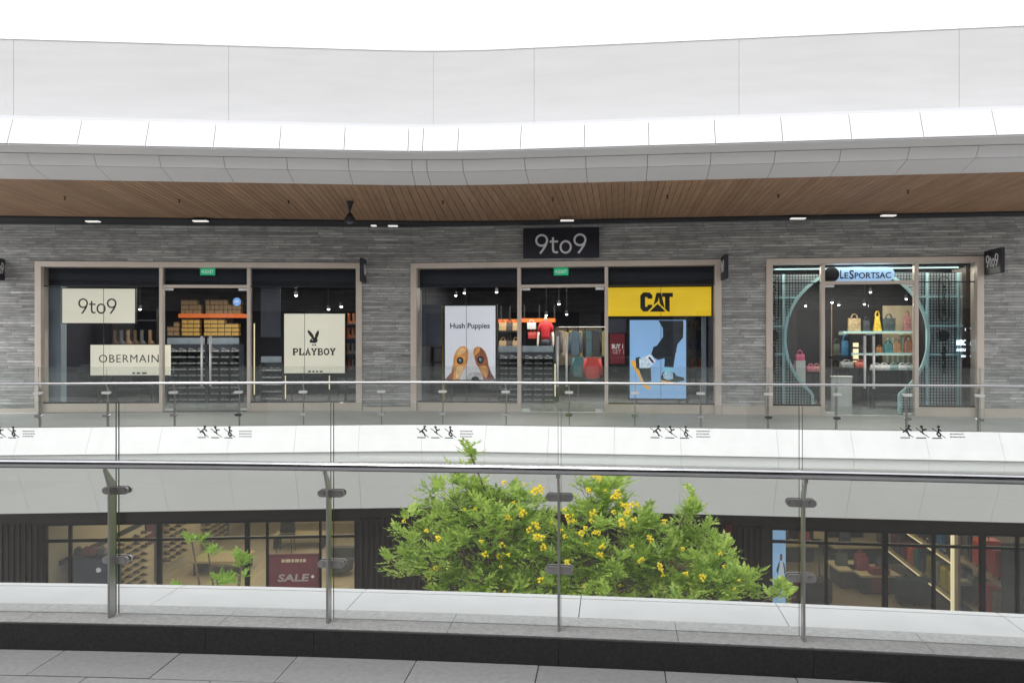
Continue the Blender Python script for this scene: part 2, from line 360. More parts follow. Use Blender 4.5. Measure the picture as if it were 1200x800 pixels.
# ------------------------------------------------------------------ plan paths
class Path:
    def __init__(s, pts):
        s.p = [Vector(p) for p in pts]; s.s = [0]; n = len(pts); s.n = []
        for i in range(1, n): s.s.append(s.s[-1] + (s.p[i] - s.p[i - 1]).length)
        for i in range(n):
            a = (s.p[i] - s.p[i - 1]).normalized() if i else (s.p[1] - s.p[0]).normalized()
            b = (s.p[i + 1] - s.p[i]).normalized() if i < n - 1 else a
            na, nb = Vector((-a.y, a.x)), Vector((-b.y, b.x)); m = (na + nb).normalized(); s.n.append(m / m.dot(na))
    def P(s, t, n=0):
        i = 0
        while i < len(s.s) - 2 and t > s.s[i + 1]: i += 1
        f = (t - s.s[i]) / (s.s[i + 1] - s.s[i])
        a = s.p[i] + s.n[i] * n; b = s.p[i + 1] + s.n[i + 1] * n
        return a + (b - a) * f
    def at(s, px, n=0):
        lo, hi = s.s[0], s.s[-1]
        for _ in range(40):
            m = (lo + hi) / 2; p = s.P(m, n)
            if 600 + 1000 * p.x / p.y < px: lo = m
            else: hi = m
        return (lo + hi) / 2
    def sweep(s, mb, a, b, poly):
        st = [a] + [t for t in s.s if a + 1e-4 < t < b - 1e-4] + [b]
        return mb.loft([[(*s.P(t, n), z) for n, z in poly] for t in st])
    @property
    def end(s): return s.s[-1]
def bend(K, Lp, Rp, ext=1.6, soft=1.0):
    K, Lp, Rp = Vector(K), Vector(Lp), Vector(Rp); a = K + (Lp - K) * ext; b = K + (Rp - K) * ext
    l = (Lp - K).normalized(); r = (Rp - K).normalized()
    A_, B_ = K + l * soft, K + r * soft
    return Path([a] + [A_ * (1 - t) ** 2 + K * 2 * t * (1 - t) + B_ * t * t for t in [i / 8 for i in range(9)]] + [b])
def kp(px, D): return ((px - 600) / 1000 * D, D)
PC = bend(kp(508, 14.2), kp(0, 14.2 / 1.045), kp(1200, 14.2 / 1.092))            # canopy edge
PE = bend(kp(505, 15.4), kp(0, 15.4 / 1.04), kp(1200, 15.4 / 1.095))             # far gallery slab edge
def ny(x): return 4.636 - .108 * x - .0108 * x * x
PN = Path([(x, ny(x)) for x in [i * .25 - 7 for i in range(57)]])                # near gallery slab edge

# ------------------------------------------------------------------ ground and near gallery
struct('ground', MB().box(-150, 150, -60, 240, -4.8, -4.6), M['ground'])
mb = MB()
a, b = 0.0, PN.end
tiles = MB()
s = PN.at(472, -.2) - .65 * 12
js = [s + .655 * i for i in range(26)]
z0 = -.03
for i in range(len(js) - 1):
    if js[i] < 0 or js[i + 1] > b: continue
    dz = random.uniform(-.0012, .0012)
    PN.sweep(tiles, js[i] + .003, js[i + 1] - .003, [(-.137, z0), (-.137, dz), (-.485, dz), (-.485, z0)])
    for r in range(7):
        q = -.493 - r * .66; o = .3 if r % 2 else .33
        dz = random.uniform(-.0012, .0012)
        PN.sweep(tiles, js[i] + .003 + o, js[i + 1] - .003 + o, [(q, z0), (q, dz), (q - .652, dz), (q - .652, z0)])
single('floor', None, None, tiles, M['tile'], kind='structure')
g = MB(); PN.sweep(g, a, b, [(-.137, -.35), (-.137, -.008), (-5.2, -.008), (-5.2, -.35)]); struct('floor_bed', g, M['joint'])

t = Thing('kerb', 'dark faced granite kerb with grey top under the near glass railing', 'kerb', base=(0, 4.6, 0))
CT = .147
g = MB(); seams = [PN.at(x, -.1) for x in (-260, 24, 255, 524, 795, 1095, 1420)]
for i in range(len(seams) - 1): PN.sweep(g, seams[i] + .0015, seams[i + 1] - .0015, [(-.116, .02), (-.116, CT), (.222, CT - .003), (.222, .02)])
t.part('kerb_top', g, M['granite_top'])
g = MB(); fs = [PN.at(x, -.1) for x in (-330, -60, 244, 370, 655, 952, 1250, 1500)]
for i in range(len(fs) - 1): PN.sweep(g, fs[i] + .001, fs[i + 1] - .001, [(-.136, -.02), (-.136, CT - .004), (-.1185, CT - .004), (-.1185, -.02)])
t.part('kerb_face', g, M['granite_dark'])

t = Thing('slab_edge', 'white metal panels capping the near slab edge outside the railing', 'slab edge', base=(0, 5, 0))
ws = [PN.at(x, .5) for x in (-420, -120, 200, 420, 680, 915, 1185, 1480)]
g = MB(); h = MB(); w2 = MB()
for i in range(len(ws) - 1):
    PN.sweep(g, ws[i] + .0025, ws[i + 1] - .0025, [(.226, .03), (.226, CT - .006), (.60, CT - .012), (.60, .03)])
    PN.sweep(h, ws[i] + .0025, ws[i + 1] - .0025, [(.612, .03), (.612, CT - .013), (.70, CT - .02), (.74, -.1), (.72, -1.2), (.70, -1.2), (.70, -.1)])
t.part('cap_panel', g, M['white'], bevel=.002); t.part('fascia_panel', h, M['white'], bevel=.002)
PN.sweep(w2, a, b, [(-.1, -.3), (-.1, .018), (.69, .018), (.69, -1.25), (.3, -1.25), (.3, -.3)])
t.part('backing', w2, M['joint'])

# ------------------------------------------------------------------ near glass balustrade
def stadium(mb, c, u, v, wd, ht, d0, d1):
    """flat pill plate centred on c, long axis u, thickness axis v from d0 to d1"""
    pts = [(wd / 2 - ht / 2 + ht / 2 * math.cos(R(q)), ht / 2 * math.sin(R(q))) for q in range(-90, 91, 18)] + [(-wd / 2 + ht / 2 + ht / 2 * math.cos(R(q)), ht / 2 * math.sin(R(q))) for q in range(90, 271, 18)]
    r0 = [Vector((c[0] + u.x * p + v.x * d0, c[1] + u.y * p + v.y * d0, c[2] + q)) for p, q in pts]
    r1 = [Vector((c[0] + u.x * p + v.x * d1, c[1] + u.y * p + v.y * d1, c[2] + q)) for p, q in pts]
    mb.loft([r0, r1])
def tang(path, s_):
    d = (path.P(s_ + .01) - path.P(s_ - .01)).normalized(); return d, Vector((-d.y, d.x))
def pictos(T, pane, path, sc, n, zc):
    """three crossed-out climbing figures and three short lines, printed on the glass"""
    fr_p = path.P(sc, n); d, nn = tang(path, sc); mb = MB(); sh = .055
    def put(poly_pts, wd, k, closed=False):
        m2 = MB(); m2.stroke(poly_pts, wd, -.002 - k * .0003, 0, closed)
        mb.add([(fr_p.x + d.x * x + nn.x * y, fr_p.y + d.y * x + nn.y * y, zc + z) for x, y, z in m2.v], m2.f)
    body = [[[(.010, .030), (-.002, .016), (.006, .002), (.012, -.016)], [(.008, .026), (.020, .012)], [(-.002, .016), (-.014, .004)]],
            [[(-.004, .028), (.004, .018), (-.002, .006), (.006, -.004)], [(.004, .018), (.016, .022)], [(-.002, .006), (-.010, .010)]],
            [[(0, .028), (0, .010), (-.006, -.002), (.004, -.018)], [(0, .022), (.012, .012)], [(0, .010), (.008, -.004), (.006, -.018)]]]
    for i in range(3):
        ox = -.118 + i * .078
        def sh_(p): return [(ox + x * 1.25, z) for x, z in p]
        put(sh_([(-.026, .028), (.027, -.022)]), .0032, 1)
        put(sh_([(-.024, -.024), (.014, -.024)]), .005, 2)
        for k, st in enumerate(body[i]): put(sh_(st), .0068, 3 + k)
        put(sh_([(body[i][0][0][0] + .004 * math.cos(R(q)), body[i][0][0][1] + .007 + .0035 * math.sin(R(q))) for q in range(0, 360, 45)]), .005, 6, True)
    T.part('warning_pictograms', mb, M['ink'], pane, label='row of crossed out climbing figures printed on the glass')
    mb2, mb = mb, MB()
    for r in range(3):
        x = .094
        while x < .160:
            l = random.uniform(.006, .014); put_x = [(x, .014 - r * .015), (min(x + l, .165), .014 - r * .015)]
            m2 = MB(); m2.stroke(put_x, .006, -.0022, 0)
            mb.add([(fr_p.x + d.x * a_ + nn.x * y, fr_p.y + d.y * a_ + nn.y * y, zc + z) for a_, y, z in m2.v], m2.f); x += l + .004
    T.part('small_print', mb, cm('grey_print', (.38, .38, .38)), pane)

t = Thing('glass_balustrade', 'near glass railing with steel posts and thick round handrail on the kerb', 'railing', base=(0, 4.6, CT))
posts = [PN.at(x, 0) for x in (-380, -122, 131, 385.5, 655, 941, 1246, 1580)]
rp = [(*PN.P(s_, -.075), 1.018) for s_ in [posts[0] + (posts[-1] - posts[0]) * i / 90 for i in range(91)]]
t.part('handrail', MB().tube(rp, .0245, 18), M['rail_steel'], smooth=True)
GN = .062
for s_ in posts:
    d, v = tang(PN, s_); P0 = PN.P(s_, 0)
    prof = [(-.036, CT), (.032, CT), (.032, .905), (-.060, .988), (-.088, .988), (-.036, .875)]
    mb = MB(); r0 = []; r1 = []
    for n, z in prof:
        r0.append((P0.x + v.x * n - d.x * .006, P0.y + v.y * n - d.y * .006, z)); r1.append((P0.x + v.x * n + d.x * .006, P0.y + v.y * n + d.y * .006, z))
    mb.loft([r0, r1])
    p = t.part('post', mb, M['steel'], bevel=.0015)
    mb = MB(); q = PN.P(s_, -.075); mb.cyl((q.x, q.y, .975), (q.x, q.y, 1.0), .011); t.part('rail_stub', mb, M['steel'], p)
    for z in (.851, .456):
        sg = s_; c = PN.P(sg, GN); mb = MB()
        stadium(mb, (c.x, c.y, z), d, v, .152, .041, -.032, -.009); stadium(mb, (c.x, c.y, z), d, v, .152, .041, .009, .028)
        for sx in (-.05, .05):
            mb.cyl((c.x + d.x * sx - v.x * .04, c.y + d.y * sx - v.y * .04, z), (c.x + d.x * sx + v.x * .052, c.y + d.y * sx + v.y * .052, z), .015, seg=16)
        mb.cyl((P0.x + v.x * .02, P0.y + v.y * .02, z), (c.x - v.x * .008, c.y - v.y * .008, z), .012)
        t.part('glass_clamp', mb, M['steel'], p, smooth=False, bevel=.002)
stx = {-1: None}
for i in range(len(posts) - 1):
    mb = MB(); s0, s1 = posts[i] + .009, posts[i + 1] - .009
    PN.sweep(mb, s0, s1, [(GN - .006, CT - .003), (GN - .006, 1.358), (GN + .006, 1.358), (GN + .006, CT - .003)])
    pane = t.part('glass_panel', mb, M['rail_glass'])
    for e in (s0, s1):
        mb = MB(); PN.sweep(mb, e - (.0022 if e == s0 else 0), e + (0 if e == s0 else .0022), [(GN - .0055, CT), (GN - .0055, 1.357), (GN + .0055, 1.357), (GN + .0055, CT)])
        t.part('glass_edge', mb, M['glass_edge'], pane)
    cx = {0: -290, 1: 9, 2: 262, 3: 520, 4: 795, 5: 1090, 6: 1420}[i]
    pictos(t, pane, PN, PN.at(cx, GN), GN - .0065, EYE - .1075 * (PN.P(PN.at(cx, GN), GN).y))

# building behind the camera, seen in the glass
t = Thing('gallery_building', 'dark shopfront under an added shading canopy behind the viewpoint, mirrored in the shop glass', 'building', base=(0, -4.8, 0))
t.part('wall', MB().box(-26, 26, -5.2, -4.8, -4.6, 5.1), M['stone'])
t.part('canopy', MB().box(-26, 26, -4.79, 1.5, 4.5, 5.6), M['navy'])  # unseen canopy, depth set to shade the near floor, dark for the glass reflections
g = MB()
for i in range(-4, 5): g.box(i * 5 - 1.9, i * 5 + 1.9, -4.78, -4.7, .1, 3.3)
t.part('shop_window', g, M['black'])

# ------------------------------------------------------------------ far canopy
t = Thing('canopy', 'white panelled canopy with wood soffit across the far shops', 'canopy', base=(0, 14.2, 4.5))
jx = [-230, -150, -72, 8, 90, 170, 249.5, 327, 403, 478, 495, 536, 609.5, 684.5, 760.5, 838.5, 917.5, 998.5, 1083, 1168.5, 1256, 1346, 1440]
fas, un1, un2, un3, bk = MB(), MB(), MB(), MB(), MB()
E = EYE
for i in range(len(jx) - 1):
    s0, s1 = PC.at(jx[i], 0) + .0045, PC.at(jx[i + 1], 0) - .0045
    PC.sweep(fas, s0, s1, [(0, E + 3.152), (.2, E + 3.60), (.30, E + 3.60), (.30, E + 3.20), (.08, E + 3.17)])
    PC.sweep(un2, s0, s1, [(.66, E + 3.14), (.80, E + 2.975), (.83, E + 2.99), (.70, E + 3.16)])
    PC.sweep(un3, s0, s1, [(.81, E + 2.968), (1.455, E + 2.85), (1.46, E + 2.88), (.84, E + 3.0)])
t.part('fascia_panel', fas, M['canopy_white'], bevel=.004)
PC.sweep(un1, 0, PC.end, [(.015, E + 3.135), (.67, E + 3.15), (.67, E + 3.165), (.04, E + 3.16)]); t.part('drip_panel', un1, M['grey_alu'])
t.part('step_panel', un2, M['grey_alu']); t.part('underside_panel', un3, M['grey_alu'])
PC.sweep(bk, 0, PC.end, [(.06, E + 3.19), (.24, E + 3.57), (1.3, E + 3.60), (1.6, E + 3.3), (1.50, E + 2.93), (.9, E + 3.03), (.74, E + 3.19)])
t.part('backing', bk, M['joint'])
pl = MB(); ss = 0.0
while ss < PC.end - .13:
    PC.sweep(pl, ss, ss + .112, [(1.462, E + 2.845), (1.462, E + 2.865), (6.0, E + 2.865), (6.0, E + 2.845)]); ss += .12
t.part('wood_soffit', pl, M['wood'])
g = MB(); PC.sweep(g, 0, PC.end, [(1.47, E + 2.869), (1.47, E + 2.9), (6.1, E + 2.9), (6.1, E + 2.869)]); t.part('soffit_backing', g, M['dark'])
g = MB(); PC.sweep(g, 0, PC.end, [(6.02, E + 2.80), (6.02, E + 2.864), (7.4, E + 2.864), (7.4, E + 2.80)]); t.part('recess_panel', g, M['dark'])
g = MB(); PC.sweep(g, 0, PC.end, [(.6, E + 3.62), (.6, E + 3.75), (9.0, E + 3.75), (9.0, E + 3.62)]); t.part('roof_deck', g, M['grey_alu'])

t = Thing('parapet_wall', 'tall pale rendered wall rising above the canopy against the sky', 'wall', base=(0, 15.5, 5.4))
wx = [-420, 16, 268, 508, 626, 866, 1124, 1450]; g = MB(); c = MB()
for i in range(len(wx) - 1):
    gp = .0015 if wx[i] == 508 else .0032
    PC.sweep(g, PC.at(wx[i], 1.3) + gp, PC.at(wx[i + 1], 1.3) - (.0015 if wx[i + 1] == 508 else .0032), [(1.3, E + 3.755), (1.3, E + 5.25), (1.5, E + 5.25), (1.5, E + 3.755)])
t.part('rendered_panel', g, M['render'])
PC.sweep(c, 0, PC.end, [(1.285, E + 5.252), (1.285, E + 5.272), (1.6, E + 5.272), (1.6, E + 5.252)]); t.part('coping', c, M['white'])
g = MB(); PC.sweep(g, 0, PC.end, [(1.31, E + 3.76), (1.31, E + 5.24), (1.49, E + 5.24), (1.49, E + 3.76)]); t.part('wall_core', g, cm('seam_grey', (.5, .5, .5)))

# soffit fittings
def soffit_pt(x, y, h=E + 2.843):
    D = (h - EYE) / ((400 - y) / 1000); return ((x - 600) / 1000 * D, D, h)
for i, (x, y) in enumerate([(76, 230.5), (210, 234), (338, 235), (519, 235.5), (648, 232), (782, 229), (912, 228), (1064, 223)]):
    X, Y, Z = soffit_pt(x, y); g = MB(); g.cyl((X, Y, Z), (X, Y, Z - .01), .03, seg=14); g.cyl((X, Y, Z - .02), (X, Y, Z - .055), .010, .014); g.cyl((X, Y, Z - .055), (X, Y, Z - .06), .024)
    where = ['nearest the left edge of the soffit', 'over the left shop door', 'between the left shop door and black pendant', 'right of the black pendant', 'over the middle shop door', 'over the yellow sign bay', 'over the left jamb of the right shop', 'nearest the right end of the soffit'][i]
    single('sprinkler', 'small dark ceiling sprinkler ' + where, 'sprinkler', g, M['black'], base=(X, Y, Z), group='sprinklers in the wood soffit')
for i, (x, y, wd) in enumerate([(109, 258, .30), (235, 257.5, .33), (438, 263, .12), (460.5, 263.3, .22), (664.5, 256.8, .3), (935, 254.5, .32), (1041, 251, .30)]):
    X, Y, Z = soffit_pt(x, y, E + 2.797)
    T = Thing('recessed_light', 'lit rectangular soffit light ' + ['above the left sign with digits', 'above the left shop exit sign', 'small and square, right of the black pendant', 'just left of the wall corner seam', 'above the middle shop name board', 'above the left side of the right shop', 'above the arch of the right shop'][i], 'light', base=(X, Y, Z), group='lights along the dark soffit recess')
    T.part('trim', MB().box(X - wd / 2 - .02, X + wd / 2 + .02, Y - .09, Y + .09, Z - .02, Z), M['dark'])
    T.part('diffuser', MB().box(X - wd / 2, X + wd / 2, Y - .07, Y + .07, Z - .045, Z - .021), M['lamp_soft'])
X, Y, Z = soffit_pt(410, 236)
t = Thing('pendant_camera', 'black pendant dome fitting hanging from the wood soffit', 'camera', base=(X, Y, Z))
t.part('mounting_cup', MB().cyl((X, Y, Z), (X, Y, Z - .06), .075, .065, 16).cyl((X, Y, Z - .06), (X, Y, Z - .19), .06, .02, 16), M['black'])
t.part('stem', MB().cyl((X, Y, Z - .19), (X, Y, Z - .24), .018), M['black'])
t.part('housing', MB().cyl((X, Y, Z - .24), (X, Y, Z - .33), .04, .09, 16).cyl((X, Y, Z - .33), (X, Y, Z - .42), .105, .115, 16), M['black'])
t.part('lens_ring', MB().cyl((X, Y, Z - .42), (X, Y, Z - .46), .07, .03, 16), M['greyblue'])

# ------------------------------------------------------------------ far gallery slab, fascia, railing
g = MB(); PE.sweep(g, 0, PE.end, [(.16, -.35), (.16, 0), (5.62, 0), (5.62, -.35)]); struct('walkway', g, M['tile_far'])
t = Thing('gallery_fascia', 'white curved fascia band below the far glass railing', 'fascia', base=(0, 15.4, 0))
KT = .2
fx = [-240, -160, -78, 0, 18, 107, 187, 267, 345, 418, 472, 500, 550, 620, 692, 766, 840, 914, 990, 1084, 1172, 1270, 1370]
fx = [-240, -155, -68, 18, 102, 186, 267, 345, 420, 494, 568, 642, 720, 798, 912, 1000, 1088, 1176, 1270, 1370]
g, h = MB(), MB()
for i in range(len(fx) - 1):
    s0, s1 = PE.at(fx[i], -.2) + .0018, PE.at(fx[i + 1], -.2) - .0018
    PE.sweep(g, s0, s1, [(0, KT), (-.28, -.235), (-.25, -.25), (.0, .15), (.05, .1), (.05, KT)])
    PE.sweep(h, s0, s1, [(-.235, -.255), (-.22, -.42), (.32, -1.35), (.36, -1.34), (-.16, -.41), (-.2, -.255)])
t.part('white_panel', g, M['white']); t.part('lower_panel', h, M['lower_alu'])
g = MB(); PE.sweep(g, 0, PE.end, [(.03, .06), (-.2, -.26), (-.17, -.44), (.37, -1.33), (.5, -1.33), (.5, -.36), (.12, -.36), (.12, .06)]); t.part('backing', g, cm('seam_grey2', (.6, .6, .6)))
g = MB(); PE.sweep(g, 0, PE.end, [(.051, .0), (.051, KT), (.159, KT), (.159, .0)]); t.part('kerb', g, M['granite_top'])

t = Thing('glass_balustrade', 'far glass railing running across in front of the shops', 'railing', base=(0, 15.45, KT))
px = [-265, -190, -112, -34, 46, 125.6, 204, 280, 355.5, 447, 519, 593, 667, 744, 821, 900, 980, 1062.5, 1147, 1232, 1320]
ps = [PE.at(x, .06) for x in px]
t.part('handrail', MB().tube([(*PE.P(ps[0] + (ps[-1] - ps[0]) * i / 160, .02), EYE - .735) for i in range(161)], .023, 10), M['rail_steel'], smooth=True)
for i, s_ in enumerate(ps):
    d, v = tang(PE, s_); P0 = PE.P(s_, .09); mb = MB(); zt = EYE - .80
    prof = [(-.04, KT), (.04, KT), (.04, zt - .05), (-.055, zt + .045), (-.085, zt + .045), (-.04, zt - .08)]
    mb.loft([[(P0.x + v.x * n - d.x * .006, P0.y + v.y * n - d.y * .006, z) for n, z in prof], [(P0.x + v.x * n + d.x * .006, P0.y + v.y * n + d.y * .006, z) for n, z in prof]])
    p = t.part('post', mb, M['steel'])
    for z in (EYE - .90, EYE - 1.30):
        c = PE.P(s_, .03); mb = MB(); stadium(mb, (c.x, c.y, z), d, v, .15 if z > .7 else .12, .045, -.04, .04); t.part('glass_clamp', mb, cm('pale_clamp', (.72, .72, .71), .35, metal=.6) if z > .7 else M['rail_steel'], p)
for i in range(len(ps) - 1):
    mb = MB(); PE.sweep(mb, ps[i] + .008, ps[i + 1] - .008, [(.014, KT + .002), (.014, 1.257), (.026, 1.257), (.026, KT + .002)]); pane = t.part('glass_panel', mb, M['far_glass'])
    mb = MB(); PE.sweep(mb, ps[i] + .004, ps[i] + .0078, [(.0145, KT + .002), (.0145, 1.255), (.0255, 1.255), (.0255, KT + .002)]); t.part('glass_edge', mb, M['glass_edge'], pane)

# ------------------------------------------------------------------ stone facade
OT = 3.615
SL0, SL1 = FL.px(41.5, 400)[0], FL.px(424.5, 400)[0]
SM0, SM1 = FR.px(480, 400)[0] + .03, FR.px(845.5, 400)[0]
SR0, SR1 = FR.px(897.5, 400)[0], FR.px(1152.5, 400)[0]
LE, RE = -17.0, 21.0
t = Thing('stone_wall', 'grey ledge stone wall around the left shop', 'wall', FL, (0, 0, 0))
g = MB(); g.box(LE, SL0, 0, .3, 0, OT); g.box(SL1, -.003, 0, .3, 0, OT); g.box(LE, -.003, 0, .3, OT, 4.65); t.part('stone_cladding', g, M['stone'])
t.part('plinth', MB().box(LE, SL0 - .01, -.03, -.002, 0, .10).box(SL1 + .01, -.01, -.03, -.002, 0, .10), M['frame'])
t = Thing('stone_wall', 'grey ledge stone wall around the middle and right shops', 'wall', FR, (0, 0, 0))
g = MB(); g.box(.003, SM0, 0, .3, 0, OT); g.box(SM1, SR0, 0, .3, 0, OT); g.box(SR1, RE, 0, .3, 0, OT); g.box(.003, RE, 0, .3, OT, 4.65); t.part('stone_cladding', g, M['stone'])
t.part('plinth', MB().box(SM1 + .01, SR0 - .01, -.03, -.002, 0, .20).box(SR1 + .01, RE, -.03, -.002, 0, .20), M['frame'])

def shopfront(fr, s0, s1, m1, m2, jl, jr, zt, hx, label, exit_label=None, sill=.21):
    T = Thing('shopfront', label, 'shopfront', fr, (s0, 0, 0)); fw = .15
    T.part('jamb', MB().box(s0 + .002, s0 + fw, -.05, .34, 0, OT - .002), M['frame'], bevel=.006); T.part('jamb', MB().box(s1 - fw, s1 - .002, -.05, .34, 0, OT - .002), M['frame'], bevel=.006)
    T.part('head', MB().box(s0 + fw + .001, s1 - fw - .001, -.05, .34, OT - fw + .02, OT - .003), M['frame'], bevel=.006)
    top = OT - fw + .018; mw = .042; gn = .12
    for m in (m1, m2): T.part('mullion', MB().box(m - mw, m + mw, .03, .2, 0, top), M['frame'], bevel=.004)
    T.part('transom', MB().box(m1 + mw + .001, m2 - mw - .001, .04, .19, zt - .035, zt + .035), M['frame'], bevel=.004)
    for a_, b_ in ((s0 + fw + .001, m1 - mw - .001), (m2 + mw + .001, s1 - fw - .001)):
        T.part('sill', MB().box(a_, b_, .04, .19, 0, sill), M['frame'], bevel=.004)
        T.part('glazing_bar', MB().box(a_, b_, .09, .15, zt - .012, zt + .012), M['navy'])
        T.part('floor_track', MB().box(a_, b_, .055, .185, sill, sill + .03), M['black'])
    def pane(a_, b_, z0, z1, nm='glass_pane', par=None): return T.part(nm, MB().box(a_, b_, gn - .006, gn + .006, z0, z1), M['glass'], par)
    for a_, b_, j in ((s0 + fw, m1 - mw, jl), (m2 + mw, s1 - fw, jr)):
        pane(a_, j - .005, sill + .03, zt - .014); pane(j + .005, b_, sill + .03, zt - .014); pane(a_, b_, zt + .014, top)
        T.part('glass_joint', MB().box(j - .0045, j + .0045, gn - .008, gn + .008, sill + .03, zt - .014), M['joint'])
    pane(m1 + mw, m2 - mw, zt + .037, top)
    mid = sum(hx) / 2
    for k, (a_, b_) in enumerate(((m1 + mw + .006, mid - .005), (mid + .005, m2 - mw - .006))):
        D = pane(a_, b_, .012, zt - .04, 'door')
        h = hx[k]; T.part('handle', MB().cyl((h, gn - .07, .62), (h, gn - .07, 1.83), .027, seg=14).cyl((h, gn - .07, .8), (h, gn - .006, .8), .011).cyl((h, gn - .07, 1.65), (h, gn - .006, 1.65), .011), cm('bright_handle', (.8, .8, .8), .35, metal=.2), D, smooth=True)
        c = (m1 + mw + .02, m1 + mw + .22) if k == 0 else (m2 - mw - .22, m2 - mw - .02)
        T.part('patch_fitting', MB().box(c[0], c[1], gn - .02, gn + .02, zt - .10, zt - .045), cm('bright_handle', (.8, .8, .8)), D)
        T.part('patch_fitting', MB().box(c[0], c[1], gn - .02, gn + .02, .02, .08), cm('bright_handle', (.8, .8, .8)), D)
    return T
def room(fr, s0, s1, dep, label, wallm, floorm, z0=0, ceil=3.35, nfront=.36, bulk=True, zt=3.05, ceilm=None, front=False):
    T = Thing('shop_interior', label, 'shop', fr, (s0, nfront, z0))
    T.part('floor', MB().box(s0, s1, .302 if z0 == 0 else .2, dep, z0 - .04, z0 + .006), floorm)
    T.part('ceiling', MB().box(s0, s1, nfront, dep, ceil, ceil + .1), ceilm or M['darkwall'])
    T.part('back_wall', MB().box(s0, s1, dep, dep + .15, z0, ceil), wallm)
    T.part('side_wall', MB().box(s0 - .12, s0, nfront, dep, z0, ceil), wallm); T.part('side_wall', MB().box(s1, s1 + .12, nfront, dep, z0, ceil), wallm)
    if bulk: T.part('bulkhead', MB().box(s0, s1, nfront, nfront + .12, zt, max(ceil, 3.62)), M['navy'])
    return T
def arealight(T, fr, s_, n, z, sx, sy, power, col=(1, .93, .8)):
    l = bpy.data.lights.new('shop_light', 'AREA'); l.shape = 'RECTANGLE'; l.size = sx; l.size_y = sy; l.energy = power; l.color = col
    o = bpy.data.objects.new('shop_light', l); COL.objects.link(o); o.parent = T.o
    o.location = (s_ - T.base[0], n - T.base[1], z - T.base[2])

fl = lambda x, n=0, y=400: FL.px(x, y, n)[0]
f_r = lambda x, n=0, y=400: FR.px(x, y, n)[0]
zt = 1.7 + .0645 * 20.7
TL = shopfront(FL, SL0, SL1, fl(188), fl(291), fl(121.5, .12), fl(357, .12), zt, (fl(236.5, .05), fl(246.5, .05)), 'left bronze framed shopfront with glass double doors')
TM = shopfront(FR, SM0, SM1, f_r(608), f_r(710.5), f_r(546.5, .12), f_r(774.5, .12), zt, (f_r(653.5, .05), f_r(664, .05)), 'middle bronze framed shopfront below the large dark name board')
TR = shopfront(FR, SR0, SR1, f_r(965), f_r(1075), f_r(925, .12), f_r(1124, .12), 1.7 + .069 * 19.6, (f_r(1013.5, .05), f_r(1024, .05)), 'right bronze framed shopfront with teal arch behind the glass')
IL = room(FL, SL0 - .1, SL1 + .1, 7, 'dark interior of the left shoe shop', M['darkwall'], M['shop_floor'])
IM = room(FR, SM0 - .0, SM1 + .1, 8, 'dark interior of the middle clothing shop', M['darkwall'], M['shop_floor'])
IR = room(FR, SR0 - .1, SR1 + .1, 5.5, 'interior of the right handbag shop', cm('bagshop_wall', (.032, .032, .040)), M['shop_floor'], bulk=False, ceil=3.45)
arealight(IL, FL, (SL0 + SL1) / 2, 2.7, 3.3, 6, 2.6, 125); arealight(IM, FR, (SM0 + SM1) / 2, 2.7, 3.3, 6, 2.4, 130); arealight(IR, FR, (SR0 + SR1) / 2, 2.3, 3.42, 4.2, 4.4, 120)

# lamps seen inside
def downlight(fr, x, y, n, label, grp, r=.06, zc=3.34, strength='lamp'):
    s_, z = fr.px(x, y, n)
    T = Thing('spotlight', label, 'light', fr, (s_, n, z), group=grp)
    T.part('can', MB().cyl((s_, n, z + .005), (s_, n, z + .10), r, r * .8, 14), M['black']); T.part('stem', MB().cyl((s_, n, z + .10), (s_, n, max(z + .12, zc)), .004), M['black'])
    T.part('bulb', MB().cyl((s_, n, z), (s_, n, z - .03), r * .8, r * .5, 14), M[strength])
for x, y, l in [(347, 346, 'large bright spot above the square rabbit head sign'), (400, 359, 'small lamp at the right edge of the left shop'), (385, 362, 'tiny lamp over the rabbit head sign right half'), (164, 362, 'lamp left of the doors beside the sign with digits')]:
    downlight(FL, x, y, 2.5, l, 'ceiling spotlights in the left shop', .05)
for i, (x, y) in enumerate([(498, 350), (534, 346), (544, 343), (582, 342), (655, 356), (664, 368), (640, 369), (726, 350), (788, 352)]):
    downlight(FR, x, y, 3.2, ['faint lamp in the left corner of the middle shop', 'brightest lamp above the dog poster', 'lamp above dog poster by the glass joint', 'lamp right of the dog poster top', 'lamp behind the middle shop door top', 'lamp low behind the right door leaf', 'lamp over the red shirt mannequin', 'lamp over the red offer poster', 'lamp over the blue boot poster'][i], 'ceiling spotlights in the middle shop', .045)
for i, (x, y) in enumerate([(911, 329), (911, 357), (944, 358), (975, 354), (983, 357), (1013, 356), (1020, 342), (1062, 350)]):
    downlight(FR, x, y, 3.0, ['upper lamp behind the left teal grid', 'lower lamp behind the left teal grid', 'lamp inside the arch left side', 'lamp just right of the left mullion', 'second lamp from the left door leaf edge', 'lamp over the yellow handbag', 'highest lamp over the door middle', 'lamp near the right mullion'][i], 'ceiling spotlights in the right shop', .04)

